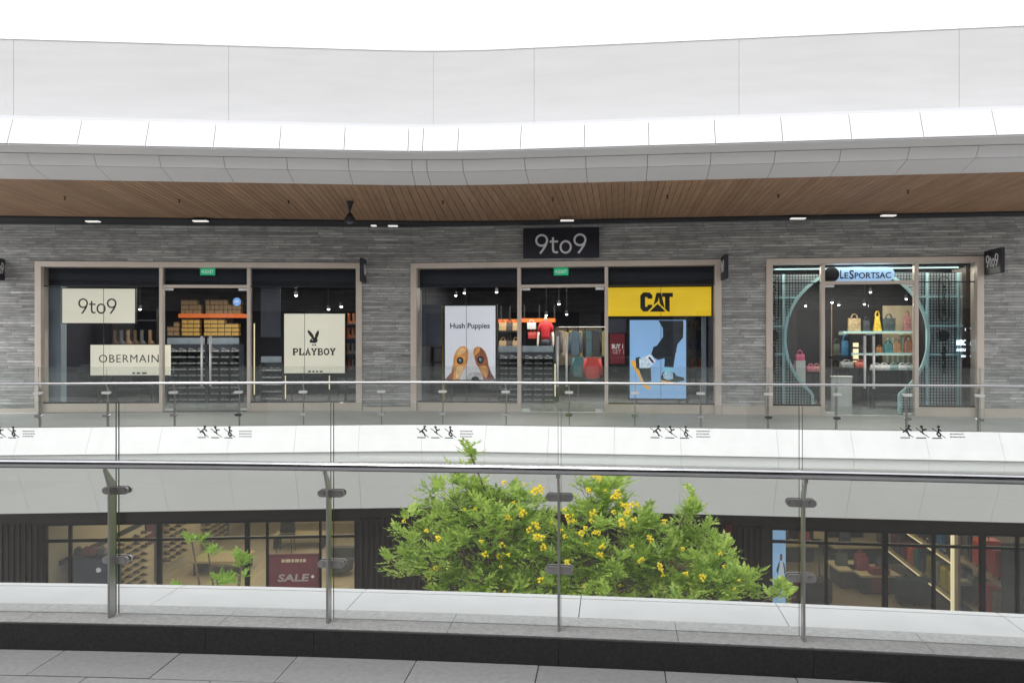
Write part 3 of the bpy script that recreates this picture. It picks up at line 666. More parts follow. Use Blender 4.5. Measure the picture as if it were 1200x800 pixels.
# ------------------------------------------------------------------ signs
def signbox(fr, x0, y0, x1, y1, n, th, m, label, name='lightbox_sign', cat='sign', framem='black', fw=.02, legs=None, hang=None):
    (s0, z1), (s1, z0) = fr.px(x0, y0, n), fr.px(x1, y1, n)
    T = Thing(name, label, cat, fr, ((s0 + s1) / 2, n, z0))
    T.part('face', MB().box(s0, s1, n, n + .01, z0, z1), m)
    T.part('case', MB().box(s0 - fw, s1 + fw, n + .0102, n + th, z0 - fw, z1 + fw), M[framem])
    T.n = n; T.r = (s0, s1, z0, z1)
    if hang:
        for q in (.15, .85): T.part('hanger', MB().cyl((s0 + (s1 - s0) * q, n + th / 2, z1 + fw), (s0 + (s1 - s0) * q, n + th / 2, hang), .006), M['black'])
    if legs:
        for q in (.12, .88): T.part('leg', MB().box(s0 + (s1 - s0) * q - .02, s0 + (s1 - s0) * q + .02, n + .02, n + .06, .007, z0 - fw - .001), M['black'])
    return T
def sub(T, x0, y0, x1, y1, fr):   # photo box on the face -> s0, z0, width, height
    (a, d), (b, c) = fr.px(x0, y0, T.n), fr.px(x1, y1, T.n); return a, c, b - a, d - c
T = signbox(FL, 73, 338, 158, 378.5, .35, .1, M['cream_lit'], 'cream lit sign with black digits, upper left of the left shop', hang=3.5)
a, c, b, d = sub(T, 92, 349.5, 138, 367, FL); T.part('lettering', nine_to_nine(MB(), a, c, b * .98, d, T.n, sw=.095), M['ink'])
T = signbox(FL, 106, 404, 186.5, 439.5, .35, .1, M['cream_lit'], 'wide cream sign with thin black capitals, low in the left shop', legs=True)
T = signbox(FL, 106, 404, 198.5, 439.5, .36, .1, M['cream_lit'], 'x') if False else T
s0, s1, z0, z1 = T.r
T.part('face_end', MB().box(s1 + .021, FL.px(198.5, 400, .35)[0], T.n + .002, T.n + .1, z0, z1), M['cream_lit'])
a, c, b, d = sub(T, 116, 415.5, 187, 424.5, FL); T.part('lettering', text_mb('OBERMAIN', a, c, b * .985, d, T.n - .004, T.n, bold=-.004, spacing=1.12), M['ink'])
a, c, b, d = sub(T, 155, 436.2, 172, 438, FL); T.part('small_print', text_mb('MUA 1  TANG', a, c, b, d, T.n - .003, T.n) if False else MB().box(a, a + b * .2, T.n - .003, T.n, c, c + d).box(a + b * .3, a + b * .55, T.n - .003, T.n, c, c + d).box(a + b * .65, a + b, T.n - .003, T.n, c, c + d), M['ink'])
T = signbox(FL, 333, 367.5, 404, 437, .35, .1, M['cream_lit'], 'square cream lit sign with rabbit head emblem and black letters', legs=True)
# rabbit head emblem with bow tie
a, c, b, d = sub(T, 360, 386.5, 374, 404.5, FL); mb = MB()
X = lambda q: a + q * b
Z = lambda q: c + q * d
mb.plate([(X(.08), Z(1.0)), (X(.02), Z(.9)), (X(.22), Z(.62)), (X(.48), Z(.42)), (X(.60), Z(.50)), (X(.50), Z(.68)), (X(.30), Z(.88))], T.n - .004, T.n)
mb.plate([(X(.95), Z(1.0)), (X(.99), Z(.8)), (X(.92), Z(.6)), (X(.78), Z(.42)), (X(.64), Z(.48)), (X(.66), Z(.66)), (X(.80), Z(.88))], T.n - .0045, T.n)
mb.ellipse(X(.58), Z(.33), b * .30, d * .19, T.n - .005, T.n); mb.ellipse(X(.36), Z(.26), b * .17, d * .10, T.n - .0055, T.n)
mb.plate([(X(.42), Z(.08)), (X(.42), Z(-.04)), (X(.56), Z(.03)), (X(.74), Z(-.04)), (X(.74), Z(.08)), (X(.56), Z(.05))], T.n - .006, T.n)
T.part('emblem', mb, M['ink'], label='black rabbit head with bow tie')
T.part('emblem_eye', MB().ellipse(X(.44), Z(.37), b * .045, d * .03, T.n - .008, T.n - .0056), M['cream_lit'])
a, c, b, d = sub(T, 342.5, 408, 393.5, 416, FL); mb = MB(); cw = b / 7
def slab(mb, ch, x, z, wd, h, n):
    t_ = .20 * h; k = [0]
    def S(pts, w_=1.0):
        k[0] += 1; mb.stroke([(x + p * wd, z + q * h) for p, q in pts], t_ * w_, n - .004 - k[0] * .0005, n)
    if ch == 'P': S([(.25, .02), (.25, .98)], 1.2); S([(.08, .07), (.5, .07)], .7); S([(.08, .92), (.6, .92), (.82, .84), (.85, .7), (.78, .52), (.55, .46), (.3, .46)], .85)
    if ch == 'L': S([(.25, .02), (.25, .98)], 1.2); S([(.08, .93), (.5, .93)], .7); S([(.06, .08), (.84, .08), (.84, .35)], .8)
    if ch == 'A': S([(.22, .06), (.5, .95), (.78, .06)], .95); S([(.04, .07), (.40, .07)], .7); S([(.60, .07), (.98, .07)], .7); S([(.3, .36), (.7, .36)], .7)
    if ch == 'Y': S([(.18, .9), (.5, .45), (.82, .9)], .95); S([(.5, .5), (.5, .02)], 1.1); S([(.02, .93), (.4, .93)], .7); S([(.62, .93), (.98, .93)], .7); S([(.3, .07), (.7, .07)], .7)
    if ch == 'B': S([(.25, .02), (.25, .98)], 1.2); S([(.06, .93), (.6, .93), (.78, .84), (.78, .64), (.6, .53), (.3, .53)], .75); S([(.06, .07), (.62, .07), (.86, .18), (.84, .4), (.62, .5)], .8)
    if ch == 'O': S(arc(x * 0 + .5, .5, .36, 0, 360, 20, .42), .95)
for i, ch in enumerate('PLAYBOY'): slab(mb, ch, a + i * cw + cw * .02, c, cw * .97, d, T.n)
T.part('lettering', mb, M['ink'])
a, c, b, d = sub(T, 361, 434.3, 378, 436, FL); T.part('small_print', MB().box(a, a + b * .2, T.n - .003, T.n, c, c + d).box(a + b * .3, a + b * .45, T.n - .003, T.n, c, c + d).box(a + b * .55, a + b * .7, T.n - .003, T.n, c, c + d).box(a + b * .8, a + b, T.n - .003, T.n, c, c + d), M['ink'])

# dog poster lightbox
T = signbox(FR, 521.5, 358.5, 580.5, 445, .4, .14, M['white_lit'], 'tall white lit poster of a brown and white dog peeking up', name='lightbox_poster', cat='poster', legs=True, fw=.04)
a, c, b, d = sub(T, 527.5, 378.5, 574, 386.5, FR); T.part('lettering', text_mb('Hush Puppies', a, c, b, d, T.n - .004, T.n, bold=.018), M['ink'])
def poly(T, fr, name, pts, m, k, x0=0, y0=0, sx=1, sy=1, label=None):
    q = [fr.px(x0 + x * sx, y0 + y * sy, T.n) for x, y in pts]
    return T.part(name, MB().plate(q, T.n - .001 - k * .0012, T.n), m, label=label)
S = 65 / 547.
dg = dict(x0=520, y0=360, sx=S, sy=S)
tan = cm('dog_tan', (.72, .32, .10), emit=.22, var=.35, vscale=6); brn = cm('dog_brown', (.36, .13, .07), emit=.15, var=.4, vscale=6); ltn = cm('dog_light_tan', (.85, .50, .25), emit=.25, var=.3, vscale=8)
fur = cm('dog_white', (.68, .66, .68), emit=.22, var=.12, vscale=12)
poly(T, FR, 'printed_head', [(120, 714), (150, 600), (190, 520), (225, 440), (245, 415), (290, 415), (310, 440), (330, 520), (370, 600), (410, 714)], fur, 1, **dg)
poly(T, FR, 'printed_patch', [(5, 714), (30, 690), (75, 640), (92, 560), (100, 480), (126, 422), (165, 388), (205, 382), (235, 405), (247, 455), (240, 520), (226, 570), (205, 610), (178, 650), (150, 714)], tan, 2, **dg)
poly(T, FR, 'printed_patch', [(118, 640), (125, 585), (165, 575), (205, 580), (190, 625), (168, 660), (145, 700), (120, 700)], ltn, 3, **dg)
poly(T, FR, 'printed_patch', [(130, 450), (160, 408), (198, 400), (222, 425), (200, 450), (165, 455), (140, 480)], ltn, 3, **dg)
poly(T, FR, 'printed_ear', [(5, 714), (30, 690), (75, 640), (90, 580), (100, 640), (92, 714)], brn, 3, **dg)
poly(T, FR, 'printed_patch', [(290, 450), (300, 405), (335, 385), (375, 400), (410, 440), (432, 500), (442, 570), (470, 650), (512, 714), (392, 714), (372, 650), (345, 600), (316, 550), (305, 500)], brn, 2, **dg)
poly(T, FR, 'printed_patch', [(292, 450), (302, 408), (335, 388), (362, 405), (350, 440), (318, 470), (302, 500)], tan, 3, **dg)
poly(T, FR, 'printed_patch', [(335, 585), (385, 572), (425, 580), (440, 640), (420, 700), (385, 660)], tan, 3, **dg)
poly(T, FR, 'printed_ear', [(455, 610), (470, 650), (512, 714), (425, 714), (440, 650)], cm('dog_ear', (.2, .07, .06), emit=.1), 3, **dg)
poly(T, FR, 'printed_muzzle', [(225, 714), (232, 672), (255, 645), (300, 634), (350, 640), (380, 665), (388, 714)], cm('dog_muzzle', (.56, .54, .56), emit=.2, var=.3, vscale=10), 4, **dg)
poly(T, FR, 'printed_nose', [(272, 714), (280, 690), (315, 678), (345, 690), (352, 714)], cm('dog_nose', (.06, .07, .06)), 5, **dg)
for cx, cy in ((162, 525), (362, 518)):
    (sx, sz) = FR.px(520 + cx * S, 360 + cy * S, T.n); u = FR.px(521 + cx * S, 400, T.n)[0] - sx; u *= S * 1.0
    T.part('printed_eye', MB().ellipse(sx, sz, 32 * u, 34 * u, T.n - .0065, T.n - .001), cm('eye_dark', (.02, .02, .02)))
    T.part('printed_eye', MB().ellipse(sx + 2 * u, sz, 17 * u, 19 * u, T.n - .0078, T.n - .0066), cm('eye_blue', (.16, .24, .28), emit=.15))
    T.part('printed_eye', MB().ellipse(sx - 5 * u, sz + 8 * u, 6 * u, 7 * u, T.n - .009, T.n - .0079), M['white_letters'])

# yellow sign
T = signbox(FR, 711.5, 337, 833.5, 370, .42, .12, M['yellow_lit'], 'wide yellow lit sign with heavy black capitals', hang=3.5)
(s0, z1), (s1, z0) = FR.px(711.5, 337, .42), FR.px(833.5, 370, .42)
def catp(pts): return [FR.px(750 + x / 1.0, 342.5 + y, T.n) for x, y in pts]
mb = MB()
mb.stroke(catp([(11.6, 7.5), (11.6, 4.5), (10, 2.9), (5.0, 2.9), (3.2, 4.8), (3.2, 17.5), (5.0, 19.6), (10, 19.6), (11.6, 18), (11.6, 14.5)]), .115, T.n - .005, T.n)
mb.plate(catp([(14.2, 22.5), (19.2, .6), (24.8, .6), (29.8, 22.5), (24.6, 22.5), (22, 5.5), (19.0, 22.5)]), T.n - .006, T.n)
mb.plate(catp([(25.8, .6), (38.5, .6), (38.5, 5.4), (34.8, 5.4), (34.8, 22.5), (29.3, 22.5), (29.3, 5.4), (25.8, 5.4)]), T.n - .007, T.n)
T.part('lettering', mb, M['ink'])
T.part('emblem_border', MB().plate(catp([(6.5, 24.6), (20.6, 10.8), (34.8, 24.6)]), T.n - .009, T.n - .0072), M['yellow_lit'])
T.part('emblem', MB().plate(catp([(11.2, 22.6), (20.6, 13.4), (30.2, 22.6)]), T.n - .0115, T.n - .0092), M['ink'], label='black triangle')

# boot poster
T = signbox(FR, 738, 375, 804, 467, .42, .14, M['blue_lit'], 'tall light blue lit poster of legs in boots stepping', name='lightbox_poster', cat='poster', fw=.05, legs=True)
S = 75 / 571.
bt = dict(x0=735, y0=370, sx=S, sy=S)
trou = cm('print_trousers', (.035, .04, .05), emit=.12, var=.3, vscale=3)
poly(T, FR, 'printed_leg', [(278, 42), (500, 42), (502, 95), (498, 195), (450, 250), (430, 340), (412, 460), (330, 455), (335, 400), (325, 330), (340, 250), (320, 200), (318, 110), (295, 70)], trou, 1, **bt)
poly(T, FR, 'printed_leg', [(318, 190), (420, 230), (440, 320), (350, 372), (275, 392), (240, 375), (215, 340), (235, 275), (262, 268)], trou, 2, **bt)
poly(T, FR, 'printed_sole', [(28, 400), (72, 400), (85, 460), (110, 490), (125, 550), (160, 610), (215, 640), (185, 660), (140, 620), (100, 540), (60, 470)], cm('print_orange', (.9, .42, .06), emit=.3), 2, **bt)
poly(T, FR, 'printed_boot', [(75, 375), (110, 365), (210, 460), (215, 585), (150, 590), (105, 480), (80, 460)], cm('print_boot', (.06, .08, .07), emit=.1), 3, **bt)
poly(T, FR, 'printed_boot', [(105, 380), (165, 365), (215, 440), (200, 465), (110, 465)], cm('print_pale', (.55, .66, .80), emit=.3, var=.4, vscale=14), 4, **bt)
poly(T, FR, 'printed_sock', [(165, 365), (205, 342), (255, 405), (220, 440)], cm('print_white', (.8, .8, .84), emit=.3), 5, **bt)
poly(T, FR, 'printed_sock', [(185, 372), (200, 362), (240, 412), (228, 424)], trou, 6, **bt)
poly(T, FR, 'printed_sock', [(330, 458), (408, 462), (405, 505), (325, 500)], cm('print_teal', (.25, .6, .72), emit=.3), 3, **bt)
poly(T, FR, 'printed_boot', [(300, 545), (318, 500), (420, 505), (440, 535), (505, 550), (515, 575), (440, 590), (350, 582), (305, 572)], cm('print_boot', (.06, .08, .07)), 4, **bt)
poly(T, FR, 'printed_boot', [(318, 520), (340, 500), (405, 508), (410, 560), (370, 575), (325, 555)], cm('print_mid', (.38, .55, .75), emit=.3, var=.45, vscale=14), 5, **bt)
poly(T, FR, 'printed_sole', [(300, 572), (345, 582), (420, 592), (415, 604), (330, 592), (298, 582)], cm('print_orange', (.9, .5, .1)), 6, **bt)

T = signbox(FR, 714.5, 391, 732, 426, .5, .06, cm('red_poster', (.16, .02, .03), emit=.18), 'dark red offer poster between the door and blue poster', name='poster', cat='poster')
a, c, b, d = sub(T, 717, 403, 730, 408.5, FR); T.part('lettering', text_mb('BUY 1', a, c, b, d, T.n - .004, T.n, bold=.02), M['white_letters'])
a, c, b, d = sub(T, 718, 409.5, 731, 414.5, FR); T.part('lettering', text_mb('GET 1', a, c, b, d, T.n - .004, T.n, bold=.0), cm('pink_letters', (.6, .4, .42), emit=.2))

# name board and blade signs
(s0, z1), (s1, z0) = FR.px(613, 268, -.1), FR.px(702, 301.5, -.1)
T = Thing('name_board', 'large dark navy name board on the stone wall above the middle shop', 'sign', FR, ((s0 + s1) / 2, 0, z0))
T.part('board', MB().box(s0, s1, -.1, -.001, z0, z1), M['navy'], bevel=.006); T.n = -.1
a, c, b, d = sub(T, 627.5, 274.5, 688.5, 296, FR); T.part('lettering', nine_to_nine(MB(), a, c, b * .99, d, -.1, .012, sw=.105), M['grey_text'])
def blade(fr, x, label, letters, xw=.5, h=(3.12, 3.66)):
    s_ = fr.px(x, 400, 0)[0]
    T = Thing('blade_sign', label, 'sign', fr, (s_, 0, h[0]))
    p0, p1 = -.06, -.06 - xw
    T.part('panel', MB().box(s_ - .045, s_ + .045, p1, p0, h[0], h[1]), M['navy'], bevel=.006)
    T.part('bracket', MB().box(s_ - .02, s_ + .02, p0, -.001, h[0] + .05, h[0] + .12).box(s_ - .02, s_ + .02, p0, -.001, h[1] - .12, h[1] - .05), M['black'])
    for side in (-1, 1):
        mb = nine_to_nine(MB(), 0, 0, 1, .62, 0, .004, sw=.11); W_ = xw * .74; v = []
        for a_, n_, z_ in mb.v:
            aa = a_ if side < 0 else 1 - a_
            v.append((s_ + side * .045 + side * (-n_), p0 - xw * .13 - W_ * aa, h[0] + .17 + z_ * .42)) if side < 0 else v.append((s_ + .045 - n_, p0 - xw * .13 - W_ * aa, h[0] + .17 + z_ * .42))
        m3 = MB(); m3.v = v; m3.f = mb.f; T.part('lettering', m3, M['grey_text'])
blade(FR, 1154.5, 'dark blade sign at the right jamb of the right shop', 1, .84, (3.18, 3.72))
blade(FR, 846.5, 'dark blade sign at the right jamb of the middle shop', 1, .74, (3.12, 3.66))
blade(FL, 427.5, 'dark blade sign at the right jamb of the left shop', 1, .62, (3.12, 3.68))
blade(FL, 5, 'dark blade sign at the left edge of the photo', 1, .5, (3.14, 3.66))
for fr, x0, x1, T0, lb in ((FL, 234.5, 252, 0, 'green exit sign over the left shop doors'), (FR, 649, 666, 0, 'green exit sign over the middle shop doors')):
    T = signbox(fr, x0, 314, x1, 322.5, .25, .05, M['green_lit'], lb, name='exit_sign', cat='sign', fw=.004)
    s0, s1, z0, z1 = T.r; h = z1 - z0; wd = s1 - s0
    T.part('arrow', MB().plate([(s0 + wd * .08, z0 + h * .5), (s0 + wd * .24, z0 + h * .22), (s0 + wd * .24, z0 + h * .78)], T.n - .004, T.n), M['white_letters'])
    T.part('lettering', text_mb('EXIT', s0 + wd * .32, z0 + h * .26, wd * .58, h * .46, T.n - .004, T.n, bold=.02), M['white_letters'])
    T.part('mount', MB().box(s0, s1, T.n + .01, T.n + .06, z1 + .006, z1 + .05), cm('pale_clamp', (.7, .7, .7)))

# ------------------------------------------------------------------ goods: builders
def shoe_proto(name, label, cat, group, up, so, loc):
    T = Thing(name, label, cat, FW, (0, 0, 0), group=group)
    rings = []
    for x, w_, h_ in [(-.14, .03, .06), (-.12, .038, .10), (-.05, .038, .105), (.02, .042, .075), (.09, .046, .055), (.13, .036, .04), (.148, .015, .03)]:
        rings.append([(x, w_ * math.cos(R(q)), .025 + max(0, h_ * math.sin(R(q)))) for q in (0, 30, 60, 90, 120, 150, 180, 270)])
    T.part('upper', MB().loft(rings), up, smooth=True)
    T.part('sole', MB().loft([[(x, w_, .001), (x, w_, .04), (x, -w_, .04), (x, -w_, .001)] for x, w_ in [(-.145, .028), (-.12, .042), (0, .038), (.09, .05), (.135, .04), (.152, .018)]]), so)
    T.o.location = loc; T.o.scale = (.74, .9, .74); return T.o
def rack(fr, x0, x1, n, rows, ztop, label, shoe_label, group, cols, xr=0):
    s0, s1 = fr.px(x0, 400, n)[0], fr.px(x1, 400, n)[0]
    T = Thing('shoe_rack', label, 'rack', fr, (s0, n, 0)); dp = .42
    T.part('side_panel', MB().box(s0 - .03, s0, n, n + dp, .007, ztop), M['rackblue']); T.part('side_panel', MB().box(s1, s1 + .03, n, n + dp, .007, ztop), M['rackblue'])
    T.part('back_panel', MB().box(s0, s1, n + dp - .03, n + dp, .007, ztop), M['rackblue'])
    T.part('header', MB().box(s0, s1, n - .02, n + .02, ztop + .001, ztop + .18), cm('slate_header', (.22, .27, .33)), bevel=.01)
    proto = None; dz = (ztop - .1) / rows
    for r in range(rows):
        z = .07 + r * dz
        T.part('shelf', MB().box(s0 + .001, s1 - .001, n + .02, n + dp - .031, z - .02, z), M['rackblue'])
        for c in range(cols):
            sx = s0 + (c + .5) * (s1 - s0) / cols + random.uniform(-.02, .02); P = fr.W(sx, n + .14, z + .001); rz = fr.a + R(random.uniform(-12, 12)) + (math.pi if random.random() < .15 else 0)
            ORD = ['first', 'second', 'third', 'fourth', 'fifth', 'sixth', 'seventh', 'eighth', 'ninth', 'tenth']
            lb_ = 'shoe %s in the %s row up, %s' % (ORD[c], ORD[r], shoe_label.split(' shoe ')[1].replace('among the rows ', 'rack '))
            if proto is None:
                proto = shoe_proto('shoe', lb_, 'shoe', group, M['shoe_up'], M['sole'], P); proto.rotation_euler = (0, 0, rz)
            else: dup(proto, P, rz, lb_)
    return T
rack(FL, 196, 240, 3.0, 9, 1.62, 'dark shoe rack behind the left leaf of the left shop doors', 'dark pale-soled shoe among the rows behind the left door leaf', 'shoes on the rack behind the left door leaf', 4)
rack(FL, 243, 280, 3.0, 9, 1.62, 'dark shoe rack behind the right leaf of the left shop doors', 'dark pale-soled shoe among the rows behind the right door leaf', 'shoes on the rack behind the right door leaf', 3)
rack(FR, 584, 606, 3.0, 9, 1.40, 'narrow dark shoe rack just right of the dog poster', 'dark pale-soled shoe in the narrow rack beside the dog poster', 'shoes on the narrow rack by the dog poster', 2)
rack(FR, 612, 648, 3.0, 9, 1.40, 'dark shoe rack under the red shirt mannequin', 'dark pale-soled shoe in the rack under the red shirt mannequin', 'shoes on the rack under the mannequin', 3)
rack(FL, 306, 330, 3.4, 5, 1.10, 'low dark shoe rack left of the rabbit head sign', 'dark pale-soled shoe in the low rack beside the rabbit head sign', 'shoes on the low rack beside the rabbit head sign', 3)

def wall_shelf(fr, x0, x1, y, n, label, m='orange', th=.07, dp=.4):
    (s0, z), (s1, _) = fr.px(x0, y, n), fr.px(x1, y, n)
    T = Thing('wall_shelf', label, 'shelf', fr, (s0, n, z))
    T.part('board', MB().box(s0, s1, n, n + dp, z - th, z), M[m])
    for q in (.04, .5, .96):
        T.part('upright', MB().box(s0 + (s1 - s0) * q - .02, s0 + (s1 - s0) * q + .02, n + dp, n + dp + .05, .007, z + .4), M['black'])
    return s0, s1, z
def boxes(fr, x0, x1, ybase, n, cols, rows, bw, bh, label, group, m, lid=True):
    s0, z = fr.px(x0, ybase, n); s1 = fr.px(x1, ybase, n)[0]; step = (s1 - s0) / cols; pr = None
    for r in range(rows):
        for c in range(cols):
            lb_ = '%s, %s in row %s' % (label.replace(' stacked', '').replace('orange shelf', 'shelf'), ['first', 'second', 'third', 'fourth', 'fifth', 'sixth', 'seventh', 'eighth'][c], ['one', 'two', 'three', 'four'][r])
            if pr is None:
                T = Thing('shoe_box', lb_, 'box', FW, (0, 0, 0), group=group); w_ = step * .92
                T.part('carton', MB().box(-w_ / 2, w_ / 2, -.13, .13, .001, bh * .74), m); T.part('lid', MB().box(-w_ / 2 - .004, w_ / 2 + .004, -.134, .134, bh * .745, bh - .003), cm('carton_lid', (.16, .09, .04)))
                pr = T.o; pr.location = fr.W(s0 + step * .5, n + .2, z + .001); pr.rotation_euler = (0, 0, fr.a)
            else: dup(pr, fr.W(s0 + step * (c + .5), n + .2 + random.uniform(-.02, .015), z + r * bh + .001), fr.a + R(random.uniform(-3, 3)), lb_, scale=(random.uniform(.93, 1.04), 1, 1)) if not (r == rows - 1 and random.random() < .22) else None
NB = 5.6
wall_shelf(FL, 209, 292, 367.5, NB, 'upper orange wall shelf carrying cartons in the left shop', th=.12)
boxes(FL, 211, 235, 367.5, NB, 5, 3, .2, .145, 'dim carton stacked on the upper orange shelf, left bay', 'cartons on the upper orange shelf left of the middle', M['brownbox'])
boxes(FL, 240, 282, 367.5, NB, 8, 3, .2, .145, 'dim carton stacked on the upper orange shelf, right bay', 'cartons on the upper orange shelf right of the middle', M['brownbox'])
wall_shelf(FL, 195, 280, 393, NB, 'dark red wall shelf of gold cartons in the left shop', 'black', th=.05)
boxes(FL, 195, 209, 393, NB, 2, 3, .2, .14, 'brown carton on the dark shelf end nearest the left mullion', 'brown cartons at the left end of the dark shelf', M['brownbox'])
boxes(FL, 212, 233, 393, NB, 3, 4, .2, .125, 'gold carton stacked on the dark shelf, left bay', 'gold cartons left of the door handles', M['gold'])
boxes(FL, 238, 279, 393, NB, 5, 4, .2, .125, 'gold carton stacked on the dark shelf, right bay', 'gold cartons right of the door handles', M['gold'])
wall_shelf(FL, 200, 282, 406, NB, 'thin orange wall shelf below the gold cartons', th=.035)

# left shop: column, grey sheet standing in for a glass reflection, round sticker, light strips
s_, _ = FL.px(64, 400, .5); single('column', 'pale blue grey column inside the left edge of the left shop', 'column', MB().box(s_ - .15, s_ + .15, .5, .8, .007, 3.34), M['beam'], FL, (s_, .5, 0))
for x0, y0, x1, y1, lb, fr in ((305.5, 336, 328.5, 395, 'slate blue sheet imitating a glass reflection left of the rabbit head sign', FL), (494, 357, 517.5, 405, 'slate blue hanging panel left of the dog poster', FR), (712, 373, 734, 390, 'slate blue panel above the red offer poster', FR)):
    (s0, z1), (s1, z0) = fr.px(x0, y0, .6), fr.px(x1, y1, .6)
    T = Thing('panel_and_reflection', lb, 'panel', fr, (s0, .6, z0)); T.part('panel', MB().box(s0, s1, .6, .64, z0, z1), M['greyblue']); T.part('cord', MB().cyl((s0 + .1, .62, z1), (s0 + .1, .62, 3.34), .005).cyl((s1 - .1, .62, z1), (s1 - .1, .62, 3.34), .005), M['black'])
s_, z = FL.px(277.5, 353.5, .1)
T = Thing('door_sticker', 'round light blue sticker on the left shop door glass', 'sticker', FL, (s_, .1, z)); T.part('disc', MB().ellipse(s_, z, .095, .10, .105, .112), cm('sticker_blue', (.2, .42, .85), emit=.2))
T.part('symbol', MB().stroke([(s_ - .05, z), (s_ + .05, z)], .02, .102, .105).stroke([(s_ - .035, z + .03), (s_ + .035, z + .03)], .012, .1015, .105), M['white_letters'])
for x, y0, y1, n, fr, lb in ((298, 379, 462, 1.6, FL, 'tall warm light strip right of the left shop doors'), (334.5, 440, 467, .9, FL, 'short light strip under the left corner of the rabbit head sign'), (386, 440, 456, .9, FL, 'short light strip under the right corner of the rabbit head sign'), (650.5, 426, 464, 2.9, FR, 'slim warm light strip beside the middle shop shoe rack')):
    (s_, z1), (_, z0) = fr.px(x, y0, n), fr.px(x, y1, n)
    T = Thing('light_strip', lb, 'light', fr, (s_, n, z0)); T.part('tube', MB().cyl((s_, n, z0), (s_, n, z1), .014), M['shelf_lit']); T.part('channel', MB().box(s_ - .025, s_ + .025, n + .015, n + .04, min(z0, .01), z1 + .05), M['black'])

# display furniture in left shop
def display_shelf(fr, x0, x1, n, zs, label, m='rackblue', dp=.4, z0=.007):
    s0, s1 = fr.px(x0, 400, n)[0], fr.px(x1, 400, n)[0]; T = Thing('display_shelf', label, 'shelf', fr, (s0, n, z0))
    for s_ in (s0, s1): T.part('upright', MB().box(s_ - .02, s_ + .02, n, n + dp, z0, zs[-1] + .3), M['black'])
    for z in zs: T.part('board', MB().box(s0 + .021, s1 - .021, n, n + dp, z - .03, z), M[m])
    return s0, s1
display_shelf(FL, 130, 184, 3.2, [.4, .8, 1.2, 1.6, 2.3], 'dark shelving between the two cream signs of the left shop')
def bottle_item(fr, x, n, z, w_, h, m, label, group, name='boot', cat='boot'):
    s_, _ = fr.px(x, 400, n)
    rg = lambda zz, a_, b_, o=0: [(s_ + o + a_ * math.cos(R(q)), n + b_ * math.sin(R(q)), z + zz) for q in range(0, 360, 45)]
    T = Thing(name, label, cat, fr, (s_, n, z), group=group)
    T.part('foot', MB().loft([rg(.001, w_ * .8, w_ * .4, w_ * .3), rg(h * .18, w_ * .75, w_ * .38, w_ * .25), rg(h * .32, w_ * .45, w_ * .36)]), m); T.part('shaft', MB().loft([rg(h * .321, w_ * .42, w_ * .36), rg(h * .7, w_ * .42, w_ * .36), rg(h, w_ * .46, w_ * .4)]), m)
for i, x in enumerate((134, 142, 150, 158, 166, 176)):
    bottle_item(FL, x, 3.35, 1.6, .12, .42, cm(['brown_leather', 'grey_leather', 'tan_leather'][i % 3], [(.12, .07, .04), (.12, .12, .13), (.28, .18, .1)][i % 3]), 'tall %s leather boot, %s on the shelf between the cream signs' % (['brown', 'grey', 'tan'][i % 3], ['leftmost', 'second', 'third', 'fourth', 'fifth', 'rightmost'][i]), 'boots on the shelf between the cream signs')
# right bay of left shop: shelves of goods behind the rabbit head sign
display_shelf(FL, 404, 418, 3.4, [.45, .9, 1.35, 1.8, 2.2], 'dark shelving at the right edge of the left shop')
for i, (x, z, c) in enumerate([(408, 1.8, (.5, .12, .04)), (414, 1.8, (.25, .1, .06)), (408, 1.35, (.3, .2, .12)), (414, 1.35, (.12, .12, .14)), (409, .9, (.3, .1, .08)), (414, .9, (.1, .1, .12)), (409, 2.2, (.45, .14, .05)), (415, 2.2, (.3, .12, .06))]):
    bottle_item(FL, x, 3.55, z, .11, .3, cm('leather_%d' % i, c), '%s boot %s, shelving at right edge of the left shop' % (['bright orange', 'dark rust', 'beige brown', 'charcoal', 'dull red', 'black', 'burnt orange', 'brown'][i], ['second row left', 'second row right', 'third row left', 'third row right', 'fourth row left', 'fourth row right', 'top row left', 'top row right'][i]), 'boots at the right edge of the left shop')

# ------------------------------------------------------------------ middle shop goods
def bag(fr, s_, n, z, w_, h, d, m, label, group=None, flare=1.0, handle=.4, hm=None, name='handbag'):
    T = Thing(name, label, 'bag', fr, (s_, n, z), group=group)
    def rr(zz, a_, b_): 
        e = .35; return [(s_ + a_ * (abs(math.cos(q)) ** e) * (1 if math.cos(q) > 0 else -1), n + b_ * (abs(math.sin(q)) ** e) * (1 if math.sin(q) > 0 else -1), z + zz) for q in [2 * math.pi * (i + .5) / 16 for i in range(16)]]
    T.part('body', MB().loft([rr(.001, w_ * .46, d * .45), rr(h * .08, w_ * .5, d * .5), rr(h * .55, w_ * .5 * (1 + (flare - 1) * .6), d * .45), rr(h, w_ * .5 * flare, d * .22)]), m)
    for dn in (-d * .18, d * .18):
        T.part('handle', MB().tube([(s_ + w_ * .24 * math.cos(R(q)), n + dn, z + h * .97 + h * handle * math.sin(R(q))) for q in range(0, 181, 20)], .012, 6), hm or m)
    return T
s0, s1, z = wall_shelf(FR, 584, 607, 374, 4.2, 'orange wall shelf over paper coloured bags right of the dog poster', th=.11)
s0, s1, z = wall_shelf(FR, 611, 650, 373, 4.2, 'orange wall shelf above the red shirt mannequin', th=.11)
